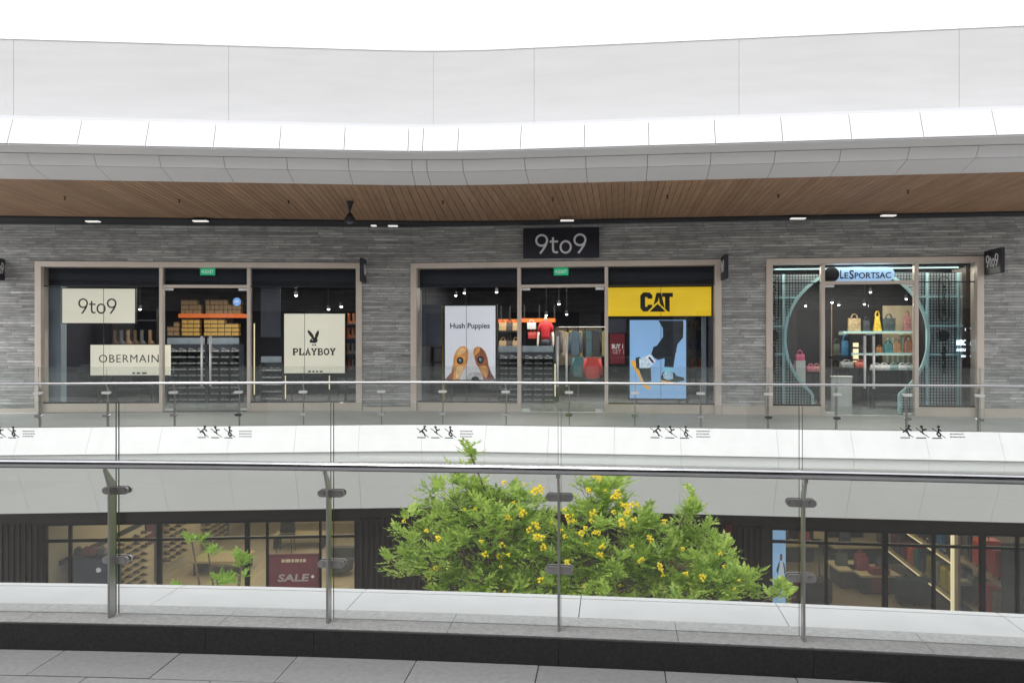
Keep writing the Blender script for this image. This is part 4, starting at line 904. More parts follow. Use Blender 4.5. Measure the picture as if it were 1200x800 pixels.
for y, zs in ((387.5, 'upper'), (408.5, 'lower')):
    s0, s1, z = wall_shelf(FR, 584.5, 607, y, 4.0, zs + ' dark shelf of tan bags right of the dog poster', 'black', th=.04)
    for i, x in enumerate((589.5, 597.5, 604.5)):
        bag(FR, FR.px(x, 400, 4.2)[0], 4.2, z, .26, .24, .14, cm('tan_bag' if (i + len(zs)) % 2 else 'dark_bag', (.45, .30, .15) if (i + len(zs)) % 2 else (.05, .04, .04)), '%s bag, %s on the %s shelf right of the dog poster' % ('tan' if (i + len(zs)) % 2 else 'black', ['left', 'middle', 'right'][i], zs), flare=.9)
def torso(fr, x, y0, y1, n, label, shirtm, shortm, zbase):
    s_, zt_ = fr.px(x, y0, n); _, zb = fr.px(x, y1, n); H = zt_ - zb
    T = Thing('mannequin', label, 'mannequin', fr, (s_, n, zbase))
    def e(zz, a_, b_, o=0): return [(s_ + o + .78 * a_ * math.cos(R(q)), n + b_ * math.sin(R(q)), zb + zz * H) for q in range(0, 360, 30)]
    T.part('form', MB().loft([e(.87, .06, .05), e(.93, .05, .05), e(.96, .06, .06), e(1.0, .035, .035)]), cm('mannequin_skin', (.62, .55, .5)), smooth=True)
    T.part('shirt', MB().loft([e(.33, .17, .11), e(.45, .16, .11), e(.6, .19, .12), e(.76, .215, .12), e(.83, .18, .10), e(.875, .08, .07)]), shirtm, smooth=True)
    T.part('shorts', MB().loft([e(.10, .18, .12), e(.25, .19, .12), e(.34, .165, .11)]), shortm, smooth=True)
    for sg in (-1, 1):
        T.part('arm', MB().tube([(s_ + sg * .19, n, zb + .58 * H), (s_ + sg * .21, n - .02, zb + .4 * H), (s_ + sg * .22, n - .05, zb + .2 * H), (s_ + sg * .22, n - .06, zb + .1 * H)], [.04, .035, .028, .015], 8), cm('mannequin_skin', (.6, .5, .4)), smooth=True)
        T.part('sleeve', MB().tube([(s_ + sg * .10, n, zb + .8 * H), (s_ + sg * .165, n, zb + .7 * H), (s_ + sg * .19, n, zb + .56 * H)], [.07, .06, .055], 8), shirtm, smooth=True)
    T.part('stand', MB().cyl((s_, n, zbase), (s_, n, zb + .12 * H), .02).cyl((s_, n, zbase), (s_, n, zbase + .02), .14, seg=16), M['black'])
torso(FR, 639.5, 371, 411, 3.7, 'half mannequin in a red polo shirt above the shoe rack', cm('red_shirt', (.5, .02, .03)), cm('dark_shorts', (.03, .03, .05)), 1.0)
s_, z = FR.px(639.5, 409, 3.7)
single('plinth', 'black plinth carrying the red shirt mannequin', 'plinth', MB().box(s_ - .35, s_ + .35, 3.5, 4.0, .007, .998), M['black'], FR, (s_, 3.5, 0))
for x, y, c, l in ((624, 397, (.4, .03, .03), 'round red cap like bag left of the mannequin'), (623, 386, (.55, .55, .55), 'small grey bag left of the mannequin')):
    s_, z = FR.px(x, y, 4.1); bag(FR, s_, 4.1, z, .26, .2, .14, cm('m%d' % x, c), l)
# rail of hanging garments
def garment(fr, x, y0, w_, h, n, m, label, group, yaw=.0, sleeves=True):
    s_, z = fr.px(x, y0, n); T = Thing('garment', label, 'clothes', fr, (s_, n, z - h), group=group)
    pts = [(-.06, 0), (-.5, -.09), (-.5, -.95), (-.3, -1), (.3, -1), (.5, -.95), (.5, -.09), (.06, 0), (0, -.05)]
    b = MB().plate([(s_ + a_ * w_, z + q * h) for a_, q in pts], n, n + .07); T.part('body', b, m, bevel=.015)
    if sleeves:
        for sg in (-1, 1): T.part('sleeve', MB().tube([(s_ + sg * .44 * w_, n + .03, z - .10 * h), (s_ + sg * .58 * w_, n, z - .45 * h), (s_ + sg * .6 * w_, n - .02, z - .85 * h)], [.05, .045, .035], 8), m, smooth=True)
    T.part('hanger', MB().tube([(s_, n + .035, z - .04), (s_, n + .035, z + .07), (s_ + .02, n + .035, z + .09)], .005, 6), M['rail_steel'])
s0, zz = FR.px(646, 383, 5.0); s1, _ = FR.px(709, 383, 5.0)
T = Thing('clothes_rail', 'steel clothes rail of jackets behind the middle shop doors', 'rail', FR, (s0, 5, 0)); T.part('bar', MB().cyl((s0, 5.05, zz), (s1, 5.05, zz), .015), M['rail_steel'])
for q in (s0, (s0 + s1) / 2, s1): T.part('upright', MB().cyl((q, 5.05, .007), (q, 5.05, zz), .018), M['rail_steel'])
gc = [('grey', (.16, .16, .17)), ('beige', (.42, .34, .26)), ('yellow', (.6, .42, .06)), ('slate blue', (.08, .12, .17)), ('mustard striped', (.5, .35, .07)), ('charcoal', (.05, .06, .08)), ('dark teal', (.04, .09, .11)), ('black', (.02, .02, .03)), ('navy', (.04, .06, .11)), ('olive', (.20, .19, .07))]
for i, (x, wd) in enumerate([(651, .30), (658, .34), (669, .12), (674, .28), (680, .12), (685, .2), (690, .18), (695, .42), (702, .38), (708, .14)]):
    garment(FR, x, 386.5, wd, .78, 4.9 + (i % 3) * .05, cm('cloth_%d' % i, gc[i][1]), '%s garment, %s on the rail behind the middle doors' % (gc[i][0], ['first', 'second', 'third', 'fourth', 'fifth', 'sixth', 'seventh', 'eighth', 'ninth', 'last'][i]), 'jackets on the clothes rail', sleeves=wd > .25)
garment(FR, 694.5, 418, .42, .62, 3.8, cm('red_jacket', (.36, .03, .03)), 'red folded jacket below the clothes rail', None)
garment(FR, 678.5, 417, .34, .6, 3.9, cm('teal_jacket', (.04, .12, .14)), 'dark teal jacket left of the red jacket', None)
s0, z0 = FR.px(645, 396, 7.8); s1, z1 = FR.px(706, 383, 7.8)
T = Thing('wall_panel', 'beige lit back wall panel above the clothes rail', 'panel', FR, (s0, 7.8, z0))
for i in range(3): T.part('panel', MB().box(s0 + (s1 - s0) * i / 3 + .02, s0 + (s1 - s0) * (i + 1) / 3 - .02, 7.8, 7.85, z0 - .9, z1), cm('panel_beige', (.35, .29, .2)))
# right bay of the middle shop
display_shelf(FR, 806, 829, 2.0, [.5, 1.0, 1.5, 2.0, 2.4], 'dark shelving right of the blue boot poster')
for i, (x, z, c) in enumerate([(810, 2.0, (.4, .2, .06)), (817, 2.0, (.3, .25, .2)), (825, 2.0, (.1, .1, .1)), (810, 1.5, (.05, .07, .2)), (818, 1.5, (.06, .06, .18)), (825, 1.5, (.3, .2, .1)), (811, 1.0, (.4, .12, .04)), (819, 1.0, (.35, .08, .05)), (826, 1.0, (.1, .1, .1)), (812, .5, (.1, .1, .1)), (821, .5, (.2, .15, .1))]):
    bottle_item(FR, x, 2.2, z, .13, .26, cm('boot_%d' % i, c), '%s boot, %s beside the blue boot poster' % (['tan', 'grey brown', 'black', 'navy', 'indigo', 'light brown', 'orange', 'brick red', 'charcoal', 'black leather', 'brown leather'][i], ['top shelf left', 'top shelf middle', 'top shelf right', 'second shelf left', 'second shelf middle', 'second shelf right', 'third shelf left', 'third shelf middle', 'third shelf right', 'bottom shelf left', 'bottom shelf right'][i]), 'boots on the shelving right of the blue poster')
display_shelf(FR, 493, 518, 2.2, [.35, .75, 1.15, 1.55], 'dark shelving under the slate panel left of the dog poster')
s_, _ = FR.px(519, 400, .7); single('column', 'slim yellow painted post left of the dog poster', 'column', MB().box(s_ - .03, s_ + .03, .7, .76, .007, 2.6), cm('yellow_post', (.5, .34, .04)), FR, (s_, .7, 0))
s_, _ = FR.px(825, 400, .6); single('column', 'slim teal grey post at the right edge of the middle shop', 'column', MB().box(s_ - .05, s_ + .05, .6, .7, .007, 3.0), M['beam'], FR, (s_, .6, 0))
s_, _ = FR.px(491, 400, .6); single('column', 'slim pale post at the left edge of the middle shop', 'column', MB().box(s_ - .04, s_ + .04, .6, .7, .007, 3.0), M['beam'], FR, (s_, .6, 0))

# ------------------------------------------------------------------ right shop: teal arch, wire grid, sign, goods
ARN = .42
def rp_(x, y, n=ARN): return FR.px(x, y, n)
T = Thing('arch_screen', 'teal steel arch and wire grid display screen in the right shop', 'display screen', FR, (f_r(1003), ARN, 0))
cs, cz = rp_(1003, 396); rr_ = abs(rp_(1087, 396)[0] - rp_(919, 396)[0]) / 2
rv = rr_ * 1.02
pts = [(cs + rr_ * math.cos(R(q)), cz + rv * math.sin(R(q))) for q in range(-52, 233, 6)]
bl, br = rp_(952, 463), rp_(1054, 463)
path = [(br[0], .03), (br[0], br[1])] + pts + [(bl[0], bl[1]), (bl[0], .03)]
T.part('arch', MB().stroke(path, .066, ARN - .03, ARN + .03), M['teal'])
g = MB(); zt_ = 3.44
edgeL, edgeR = SR0 + .17, SR1 - .36
vx = [rp_(918.5, 400)[0], rp_(1087.5, 400)[0], rp_(1124, 400)[0]]
for q in vx: T.part('upright', MB().box(q - .026, q + .026, ARN + .032, ARN + .09, .03, zt_ - .15), M['teal'])
for y in (348, 382, 415, 314):
    z = rp_(1003, y)[1]
    def circx(z):
        k = (z - cz) / rv; return rr_ * math.sqrt(1 - k * k) if abs(k) < 1 else 0
    c_ = circx(z)
    if c_ > .3:
        T.part('crossbar', MB().box(edgeL, cs - c_, ARN + .035, ARN + .085, z - .022, z + .022), M['teal']); T.part('crossbar', MB().box(cs + c_, edgeR + .1, ARN + .035, ARN + .085, z - .022, z + .022), M['teal'])
    else: T.part('crossbar', MB().box(edgeL, edgeR, ARN + .035, ARN + .085, z - .022, z + .022), M['teal'])
gw = MB(); pitch = .066; wr = .006
def outside(s_, z):
    if z > bl[1]: return ((s_ - cs) / rr_) ** 2 + ((z - cz) / rv) ** 2 > 1.02
    return s_ < bl[0] or s_ > br[0]
s_ = edgeL; topz = 3.30
def runs(f, lo, hi, st=.02):
    out = []; cur = None; t_ = lo
    while t_ <= hi:
        if f(t_):
            if cur is None: cur = t_
        elif cur is not None: out.append((cur, t_)); cur = None
        t_ += st
    if cur is not None: out.append((cur, hi))
    return out
while s_ < edgeR:
    for a_, b_ in runs(lambda z: outside(s_, z), .06, topz): gw.box(s_ - wr, s_ + wr, ARN + .095, ARN + .104, a_, b_)
    s_ += pitch
z = .06
while z < topz:
    for a_, b_ in runs(lambda q: outside(q, z), edgeL, edgeR): gw.box(a_, b_, ARN + .105, ARN + .114, z - wr, z + wr)
    z += pitch
T.part('wire_grid', gw, cm('grid_wire', (.012, .016, .02), .5))
AL = [(cs + (rr_ + .02) * math.cos(R(q)), cz + (rv + .02) * math.sin(R(q))) for q in range(100, 233, 6)]
AR = [(cs + (rr_ + .02) * math.cos(R(q)), cz + (rv + .02) * math.sin(R(q))) for q in range(80, -53, -6)]
T.part('grid_backing', MB().plate([(edgeL - .05, .03), (edgeL - .05, 3.3), (AL[0][0], 3.3)] + AL + [(bl[0] - .03, bl[1]), (bl[0] - .03, .03)], ARN + .13, ARN + .15), M['grid_back'] if 'grid_back' in M else cm('grid_back', (.58, .66, .68), .5, var=.4, vscale=1.8))
T.part('grid_backing', MB().plate([(edgeR + .1, .03), (edgeR + .1, 3.3), (AR[0][0], 3.3)] + AR + [(br[0] + .03, br[1]), (br[0] + .03, .03)], ARN + .13, ARN + .15), cm('grid_back', (.15, .21, .24)))
# vertical black emblems on the grid
for x, xe in ((1106, 'right'), (906.5, 'left')):
    c0, z0 = rp_(x, 393, ARN + .02); mb = MB(); mb.ellipse(c0, z0, .12, .12, ARN - .005, ARN + .02, seg=24)
    T.part('round_emblem', mb, M['black'])
    a_, zb = rp_(x - 3, 438, ARN + .02); b_, zt2 = rp_(x + 3, 402, ARN + .02); T.part('lettering', text_mb('LeSportsac', a_, zb, b_ - a_, zt2 - zb, ARN, ARN + .02, rot=-90, bold=.02), M['black'])
    a_, zb = rp_(x - 3, 374, ARN + .02); b_, zt2 = rp_(x + 3, 330, ARN + .02); T.part('lettering', text_mb('LeSportsac', a_, zb + .1, b_ - a_, zt2 - zb - .1, ARN, ARN + .02, rot=-90, bold=.02), M['black'])
    w_ = (b_ - a_) / 2 + .06; cc = (a_ + b_) / 2
    T.part('pill_outline', MB().stroke([(cc + w_ * math.cos(R(q)), zb + .08 + w_ * math.sin(R(q))) for q in range(180, 361, 20)] + [(cc + w_ * math.cos(R(q)), zt2 + w_ * math.sin(R(q))) for q in range(0, 181, 20)], .014, ARN + .002, ARN + .018, True), M['black'])
# jamb return at right
single('reveal_panel', 'dark return panel inside the right jamb of the right shop', 'panel', MB().box(edgeR + .12, SR1 - .151, .345, 1.2, .007, 3.44), cm('reveal_brown', (.06, .045, .04)), FR, (edgeR, .3, 0))
# pill sign
n_ = .2
(a_, z1), (b_, z0) = FR.px(975, 313.5, n_), FR.px(1048.5, 329.5, n_)
T = Thing('pill_sign', 'light blue pill shaped lit sign above the right shop doors', 'sign', FR, (a_, n_, z0)); h = z1 - z0; r_ = h / 2
pill = [(b_ - r_ + r_ * math.cos(R(q)), z0 + r_ + r_ * math.sin(R(q))) for q in range(-90, 91, 12)] + [(a_ + r_ * .3, z1), (a_ + r_ * .3, z0)]
T.part('face', MB().plate(pill, n_, n_ + .05), cm('pill_blue', (.38, .58, .85), emit=.28, var=.02)); 
c0, zc0 = FR.px(974.5, 321.5, n_); T.part('round_emblem', MB().ellipse(c0, zc0, r_ * 1.05, r_ * 1.05, n_ - .01, n_ + .052, seg=28), M['black'])
a2, zb = FR.px(984.5, 326.5, n_); b2, zt2 = FR.px(1044.5, 316, n_)
wd = b2 - a2; hh = zt2 - zb
T.part('lettering', text_mb('L', a2, zb, wd * .07, hh, n_ - .004, n_, bold=.02), M['ink']); T.part('lettering', text_mb('E', a2 + wd * .085, zb, wd * .075, hh * .72, n_ - .004, n_, bold=.015), M['ink'])
T.part('lettering', text_mb('S', a2 + wd * .18, zb - .01, wd * .09, hh * 1.06, n_ - .004, n_, bold=.02), M['ink']); T.part('lettering', text_mb('PORTSAC', a2 + wd * .285, zb, wd * .71, hh * .72, n_ - .004, n_, bold=.015), M['ink'])
# neon words
T = Thing('neon_letters', 'glowing white words behind the grid near the right jamb', 'neon sign', FR, (f_r(1131), ARN - .03, 1.3))
for tx, x0, y0, x1, y1 in (('UNIT', 1131, 384.5, 1139, 388), ('MERCI TA', 1121, 398, 1139.5, 404.5), ('AMOUR', 1120.5, 408, 1134, 411.5), ('BONJOUR', 1126.5, 416, 1138, 419)):
    (a_, zt2), (b_, zb) = FR.px(x0, y0, ARN - .04), FR.px(x1, y1, ARN - .04)
    T.part('lettering', text_mb(tx, a_, zb, b_ - a_, zt2 - zb, ARN - .05, ARN - .04, bold=.02), M['neon'])
T.part('backing', MB().box(FR.px(1119, 400, ARN - .03)[0], FR.px(1141, 400, ARN - .03)[0], ARN - .036, ARN - .031, FR.px(1130, 421, ARN)[1], FR.px(1130, 383, ARN)[1]), M['glass'])
# bag shelves
BN = 4.2
def bshelf(x0, x1, y, label, n=BN):
    (s0, z), (s1, _) = FR.px(x0, y, n), FR.px(x1, y, n); T = Thing('wall_shelf', label, 'shelf', FR, (s0, n, z)); T.part('board', MB().box(s0, s1, n, n + .45, z - .05, z), M['teal'])
    T.part('shelf_light', MB().box(s0, s1, n + .40, n + .44, z - .065, z - .052), M['shelf_lit'])
    for q in (.1, .5, .9): T.part('bracket', MB().box(s0 + (s1 - s0) * q - .01, s0 + (s1 - s0) * q + .01, n + .451, n + 1.29, z - .1, z - .02), M['teal'])
    return z
z1_ = bshelf(988, 1073, 388, 'upper teal shelf of handbags in the right shop'); z2_ = bshelf(996, 1073, 413.5, 'lower teal shelf of handbags in the right shop')
s0, zz = FR.px(1034, 425, 5.0); s1, zy = FR.px(1074, 358, 5.0)
T = Thing('wall_panel', 'beige back panel with teal stripes behind the handbags', 'panel', FR, (s0, 5, zz)); T.part('panel', MB().box(s0, s1, 4.95, 5.0, zz, zy), cm('back_beige', (.45, .38, .26)))
g = MB()
for i in range(7): g.box(s0 + .1 + i * .14, s0 + .15 + i * .14, 4.94, 4.948, zz, (zz + zy) / 2 - .1)
T.part('stripes', g, M['teal'])
for i, (x, z, wd, h, c, l, fl_) in enumerate([(1001, z1_, .34, .36, (.40, .30, .17), 'large tan tote bag on the upper teal shelf', 1.0), (1015, z1_, .2, .3, (.04, .05, .06), 'small black bag between the tan and yellow bags', .9), (1028, z1_, .22, .42, (.75, .48, .05), 'yellow patterned pouch bag on the upper teal shelf', .5), (1041.5, z1_, .32, .36, (.05, .07, .07), 'black patterned tote right of the yellow bag', 1.1), (1063, z1_, .2, .42, (.34, .16, .16), 'dusty pink tall bag near the right mullion', .8),
        (1030, z2_, .16, .16, (.3, .14, .05), 'small brown pouch right of the door handles', 1), (1041, z2_, .24, .26, (.04, .18, .2), 'dark teal bag on the lower shelf', .9), (1050.5, z2_, .26, .3, (.36, .20, .10), 'tan rounded backpack on the lower shelf', .7), (1064.5, z2_, .26, .36, (.28, .13, .09), 'brown patterned backpack on the lower shelf', .8), (1009, z2_, .22, .22, (.02, .02, .03), 'black round bag behind the left door handle', .8)]):
    bag(FR, FR.px(x, 400, BN + .2)[0], BN + .2, z + .001, wd, h, .15, cm('bagc_%d' % i, c, var=.4, vscale=14), l, 'handbags on the teal shelves', flare=fl_, handle=.35)
# hanging bags left of the doors' middle
T = Thing('bag_stand', 'slim display stand of dark and blue backpacks left of the handles', 'stand', FR, (f_r(982), 3.3, 0)); s_, _ = FR.px(974.5, 400, 3.3); T.part('pole', MB().cyl((s_, 3.3, .007), (s_, 3.3, 2.7), .015), cm('copper', (.4, .25, .18), metal=.7)); s2, _ = FR.px(996, 400, 3.3)
T.part('board', MB().box(s_ - .02, s2, 3.2, 3.6, .60, .64).box(s_ - .02, s2, 3.2, 3.6, 1.26, 1.30), M['black']); T.part('leg', MB().box(s2 - .03, s2, 3.2, 3.6, .007, 1.9), M['black'])
for i, (x, z, wd, h, c, l) in enumerate([(991, 1.30, .3, .42, (.03, .13, .25), 'blue backpack on the stand left of the door handles'), (980, 1.30, .24, .34, (.05, .06, .05), 'dark green backpack left of the blue backpack'), (979, .64, .24, .4, (.05, .04, .04), 'black backpack on the lower board of the stand'), (989, .64, .24, .36, (.07, .08, .05), 'dark patterned backpack under the blue backpack')]):
    bag(FR, FR.px(x, 400, 3.4)[0], 3.4, z + .001, wd, h, .18, cm('bp_%d' % i, c, var=.4, vscale=12), l, flare=.7, name='backpack')
# lit display steps
T = Thing('display_steps', 'column of small glowing display boxes behind the doors', 'display', FR, (f_r(1003), 3.6, .9))
for y in (404, 411, 418, 425):
    s_, z = FR.px(1003.3, y, 3.6); T.part('light_box', MB().box(s_ - .06, s_ + .06, 3.6, 3.7, z - .055, z + .055), M['shelf_lit'])
    T.part('tray', MB().box(s_ + .07, s_ + .5, 3.6, 3.9, z - .06, z - .035), M['black'])
s_, _ = FR.px(1003.3, 400, 3.6); T.part('plinth', MB().box(s_ - .08, s_ + .5, 3.62, 3.95, .007, FR.px(1003, 426, 3.6)[1] - .07), M['black'])
# counter, tables and pink bags
s0, zt_ = FR.px(977.5, 441, 1.4); s1, _ = FR.px(1002, 441, 1.4)
T = Thing('counter', 'round white display drum inside the left door leaf', 'counter', FR, ((s0 + s1) / 2, 1.7, 0)); T.part('drum', MB().cyl(((s0 + s1) / 2, 1.7, .007), ((s0 + s1) / 2, 1.7, zt_ - .03), (s1 - s0) / 2, seg=32), M['white_obj'], smooth=False); T.part('top', MB().cyl(((s0 + s1) / 2, 1.7, zt_ - .029), ((s0 + s1) / 2, 1.7, zt_), (s1 - s0) / 2 + .02, seg=32), M['white_obj'])
def table(x0, x1, y, n, dp, label, m='black', topm=None, fr=FR, z0=.007):
    (s0, z), (s1, _) = fr.px(x0, y, n), fr.px(x1, y, n); T = Thing('display_table', label, 'table', fr, ((s0 + s1) / 2, n, z0)); T.part('tabletop', MB().box(s0, s1, n, n + dp, z - .04, z), topm or M[m], bevel=.004)
    for a_ in (s0 + .05, s1 - .05):
        for b_ in (n + .05, n + dp - .05): T.part('leg', MB().box(a_ - .02, a_ + .02, b_ - .02, b_ + .02, z0, z - .0405), M[m])
    return s0, s1, z
s0, s1, z = table(1022, 1070, 434, 2.2, .8, 'low dark table of folded pouches behind the right door leaf')
for i, (x, c) in enumerate([(1027, (.5, .5, .5)), (1036, (.55, .55, .57)), (1047, (.2, .3, .3)), (1057, (.45, .5, .5)), (1065, (.3, .34, .36))]):
    bag(FR, FR.px(x, 400, 2.4)[0], 2.4, z + .001, .3, .14, .2, cm('pc_%d' % i, c, var=.4, vscale=16), '%s pouch, %s on the low dark table' % (['white', 'pale grey', 'teal', 'silver', 'grey blue'][i], ['first from the left', 'second', 'third', 'fourth', 'last'][i]), 'pouches on the low dark table', handle=.3)
s_, z = FR.px(938.5, 422.5, 1.3)
single('plinth', 'white square plinth under the pink bag', 'plinth', MB().box(s_ - .11, s_ + .11, 1.3, 1.55, .007, z), M['white_obj'], FR, (s_, 1.3, 0))
bag(FR, s_, 1.42, z + .001, .22, .16, .14, cm('pinkbag', (.55, .14, .24), var=.3, vscale=14), 'pink bag standing on the white plinth', handle=.6)
s0, s1, z = table(928, 962, 436, 1.8, .7, 'low table of small pink bags in the left bay of the right shop')
for i, (x, c) in enumerate([(932, (.5, .14, .2)), (950, (.5, .16, .24)), (957, (.45, .2, .2))]):
    bag(FR, FR.px(x, 400, 2.0)[0], 2.0, z + .001, .22, .15, .14, cm('pk_%d' % i, c, var=.3, vscale=14), '%s small pink bag on the low table' % ['leftmost', 'middle', 'rightmost'][i], 'small pink bags on the low table')
s0, s1, z = table(985, 1022, 431, 2.6, .7, 'dark table with patterned red and grey cloth bags')
bag(FR, FR.px(1008, 400, 2.8)[0], 2.8, z + .001, .3, .16, .2, cm('redpat', (.35, .08, .06), var=.4, vscale=16), 'dark red patterned bag on the dark table', handle=.3)
bag(FR, FR.px(992, 400, 2.8)[0], 2.8, z + .001, .34, .16, .2, cm('greypat', (.2, .22, .22), var=.5, vscale=16), 'grey patterned bag on the dark table', handle=.3)

# ------------------------------------------------------------------ lower storey
LZ = -4.6; LT = -1.9
LL0, LL1 = GL.px(50, 400)[0], GL.px(418, 400)[0]
LR0, LR1 = GR.px(902.5, 400)[0], GR.px(1330, 400)[0]
t = Thing('lower_wall', 'dark slatted wall around the lower left shop window', 'wall', GL, (0, 0, LZ))
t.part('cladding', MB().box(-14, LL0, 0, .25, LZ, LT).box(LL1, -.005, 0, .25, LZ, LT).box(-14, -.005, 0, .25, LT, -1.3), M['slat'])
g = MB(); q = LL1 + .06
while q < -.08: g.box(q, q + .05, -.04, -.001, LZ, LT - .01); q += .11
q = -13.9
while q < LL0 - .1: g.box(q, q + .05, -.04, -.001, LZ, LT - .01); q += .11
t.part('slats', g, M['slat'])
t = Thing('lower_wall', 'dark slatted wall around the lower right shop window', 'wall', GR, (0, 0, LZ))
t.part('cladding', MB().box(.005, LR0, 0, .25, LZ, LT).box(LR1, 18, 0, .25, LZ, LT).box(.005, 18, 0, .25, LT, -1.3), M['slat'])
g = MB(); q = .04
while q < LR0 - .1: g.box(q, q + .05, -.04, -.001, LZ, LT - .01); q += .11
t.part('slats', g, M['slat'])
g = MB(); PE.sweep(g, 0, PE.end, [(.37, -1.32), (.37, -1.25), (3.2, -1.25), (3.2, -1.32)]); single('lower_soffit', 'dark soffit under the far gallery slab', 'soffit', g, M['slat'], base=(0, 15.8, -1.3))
s_, z = GR.px(865, 620, -.06); single('wall_banner', 'small dark red banner on the lower slatted wall', 'banner', MB().box(GR.px(851, 620, -.07)[0], GR.px(858, 620, -.07)[0], -.07, -.045, z - .55, z + .1), cm('dark_red', (.12, .01, .012)), GR, (s_, -.06, z))
def winwall(fr, s0, s1, mull, zt_, label, thick):
    T = Thing('shop_window', label, 'window', fr, (s0, 0, LZ))
    T.part('frame', MB().box(s0, s0 + .05, .02, .12, LZ, LT - .001).box(s1 - .05, s1, .02, .12, LZ, LT - .001).box(s0 + .0505, s1 - .0505, .02, .12, LT - .06, LT - .001), M['black'])
    xs = [s0 + .03] + sorted(mull) + [s1 - .03]
    for m in mull:
        w_ = .045 if m in thick else .022
        T.part('mullion', MB().box(m - w_, m + w_, .02, .12, LZ, LT - .061), M['black'])
    for a_, b_ in zip(xs[:-1], xs[1:]):
        w1 = .047 if a_ in thick else .024; w2_ = .047 if b_ in thick else .024
        T.part('transom', MB().box(a_ + w1, b_ - w2_, .03, .11, zt_ - .025, zt_ + .025), M['black'])
        T.part('glass_pane', MB().box(a_ + w1, b_ - w2_, .065, .075, zt_ + .026, LT - .062), M['glass']); T.part('glass_pane', MB().box(a_ + w1, b_ - w2_, .065, .075, LZ + .05, zt_ - .026), M['glass'])
gx = lambda x: GL.px(x, 400, .07)[0]
hx_ = lambda x: GR.px(x, 400, .07)[0]
mL = [gx(x) for x in (82.5, 187, 290, 313.5, 375.5)]; winwall(GL, LL0, LL1, mL, GL.px(236, 630.5, .07)[1], 'dark framed window of the lower left shoe shop', [mL[1], mL[2]])
mR = [hx_(x) for x in (968, 1037, 1094, 1151, 1192, 1260)]; winwall(GR, LR0, LR1, mR, GR.px(1050, 638, .07)[1], 'dark framed window of the lower right luggage shop', [mR[1], mR[3]])

# lower left interior
XW = -9.35; YB = 29.5; XR = -2.9
T = Thing('shop_interior', 'bright beige interior of the lower left shoe shop', 'shop', FW, (-6, 18, LZ))
T.part('side_wall', MB().box(XW - .15, XW, 17.15, YB, LZ, -1.5), M['beige']); T.part('side_wall', MB().box(XR, XR + .15, 17.9, YB, LZ, -1.5), M['beige'])
T.part('back_wall', MB().box(XW, XR, YB, YB + .15, LZ, -1.5), M['beige']); T.part('ceiling', MB().box(XW, XR, 17.8, YB, -1.5, -1.4), M['beige'])
fm = MB(); x = XW
while x < XR - .2:
    y = 17.2 + random.random() * .0
    while y < YB: fm.box(x + .003, x + .197, y + .003, min(y + 1.6, YB) - .003, LZ + .001, LZ + .02); y += 1.6
    x += .2
T.part('floor', fm, M['woodfloor'])
T.part('wall_trim', MB().box(XW + .001, XW + .05, 17.6, 22.1, -2.92, -2.82), M['black'])
for a_ in (22.3, 27.6): T.part('pilaster', MB().box(XW + .001, XW + .12, a_, a_ + .25, LZ, -1.51), M['greyblue'])
arealight(T, FW, -6, 22.5, -1.56, 5, 8, 92, (1, .86, .62))
SHOE = None
def wall_rack(y0, y1, z0, z1, rows, label, slabel, grp, per, cmat):
    T = Thing('shoe_wall_rack', label, 'rack', FW, (XW, y0, z0)); T.part('back_panel', MB().box(XW + .002, XW + .02, y0, y1, z0, z1), M['beige']); pr = None; dz = (z1 - z0) / rows
    for r in range(rows):
        z = z0 + r * dz; T.part('shelf', MB().box(XW + .021, XW + .24, y0, y1, z, z + .02), M['shelfwood'])
        for c in range(per):
            y = y0 + (c + .5) * (y1 - y0) / per; P = (XW + .13, y, z + .021); rz = R(random.uniform(-8, 8))
            lb_ = 'shoe %s in the %s row up, %s' % (['first', 'second', 'third', 'fourth', 'fifth'][c], ['first', 'second', 'third', 'fourth', 'fifth', 'sixth', 'seventh', 'eighth', 'ninth'][r], slabel.split('shoe ')[1].replace('on the ', ''))
            if pr is None: pr = shoe_proto('shoe', lb_, 'shoe', grp, cmat, cmat, P); pr.rotation_euler = (0, 0, rz)
            else: dup(pr, P, rz, lb_, scale=(.55, .8, .6))
wall_rack(19.5, 21.6, -4.35, -2.95, 8, 'pale slatted rack of dark shoes nearest the lower left window', 'dark shoe on the wall rack nearest the lower left window', 'shoes on the first lower wall rack', 5, M['shoe_up'])
wall_rack(22.6, 24.2, -4.2, -2.5, 9, 'pale slatted rack of dark shoes just right of the thick lower mullion', 'dark shoe on the wall rack just right of the thick lower mullion', 'shoes on the second lower wall rack', 4, cm('shoe_brown', (.07, .05, .035)))
wall_rack(25.6, 27.4, -4.4, -2.9, 9, 'pale slatted rack of dark shoes farthest down the lower left wall', 'dark shoe on the wall rack farthest down the lower left wall', 'shoes on the third lower wall rack', 3, M['shoe_up'])
for y0, y1, z0, z1, c, lb in ((21.75, 22.2, -3.5, -2.9, (.10, .03, .04), 'dark maroon picture above the first lower rack'), (24.3, 25.2, -3.3, -2.7, (.45, .08, .03), 'orange red picture on the lower left wall')):
    T = Thing('wall_picture', lb, 'picture', FW, (XW, y0, z0)); T.part('frame', MB().box(XW + .002, XW + .03, y0 - .03, y1 + .03, z0 - .03, z1 + .03), M['black']); T.part('print', MB().box(XW + .031, XW + .036, y0, y1, z0, z1), cm(lb[:10], c, var=.4, vscale=4))
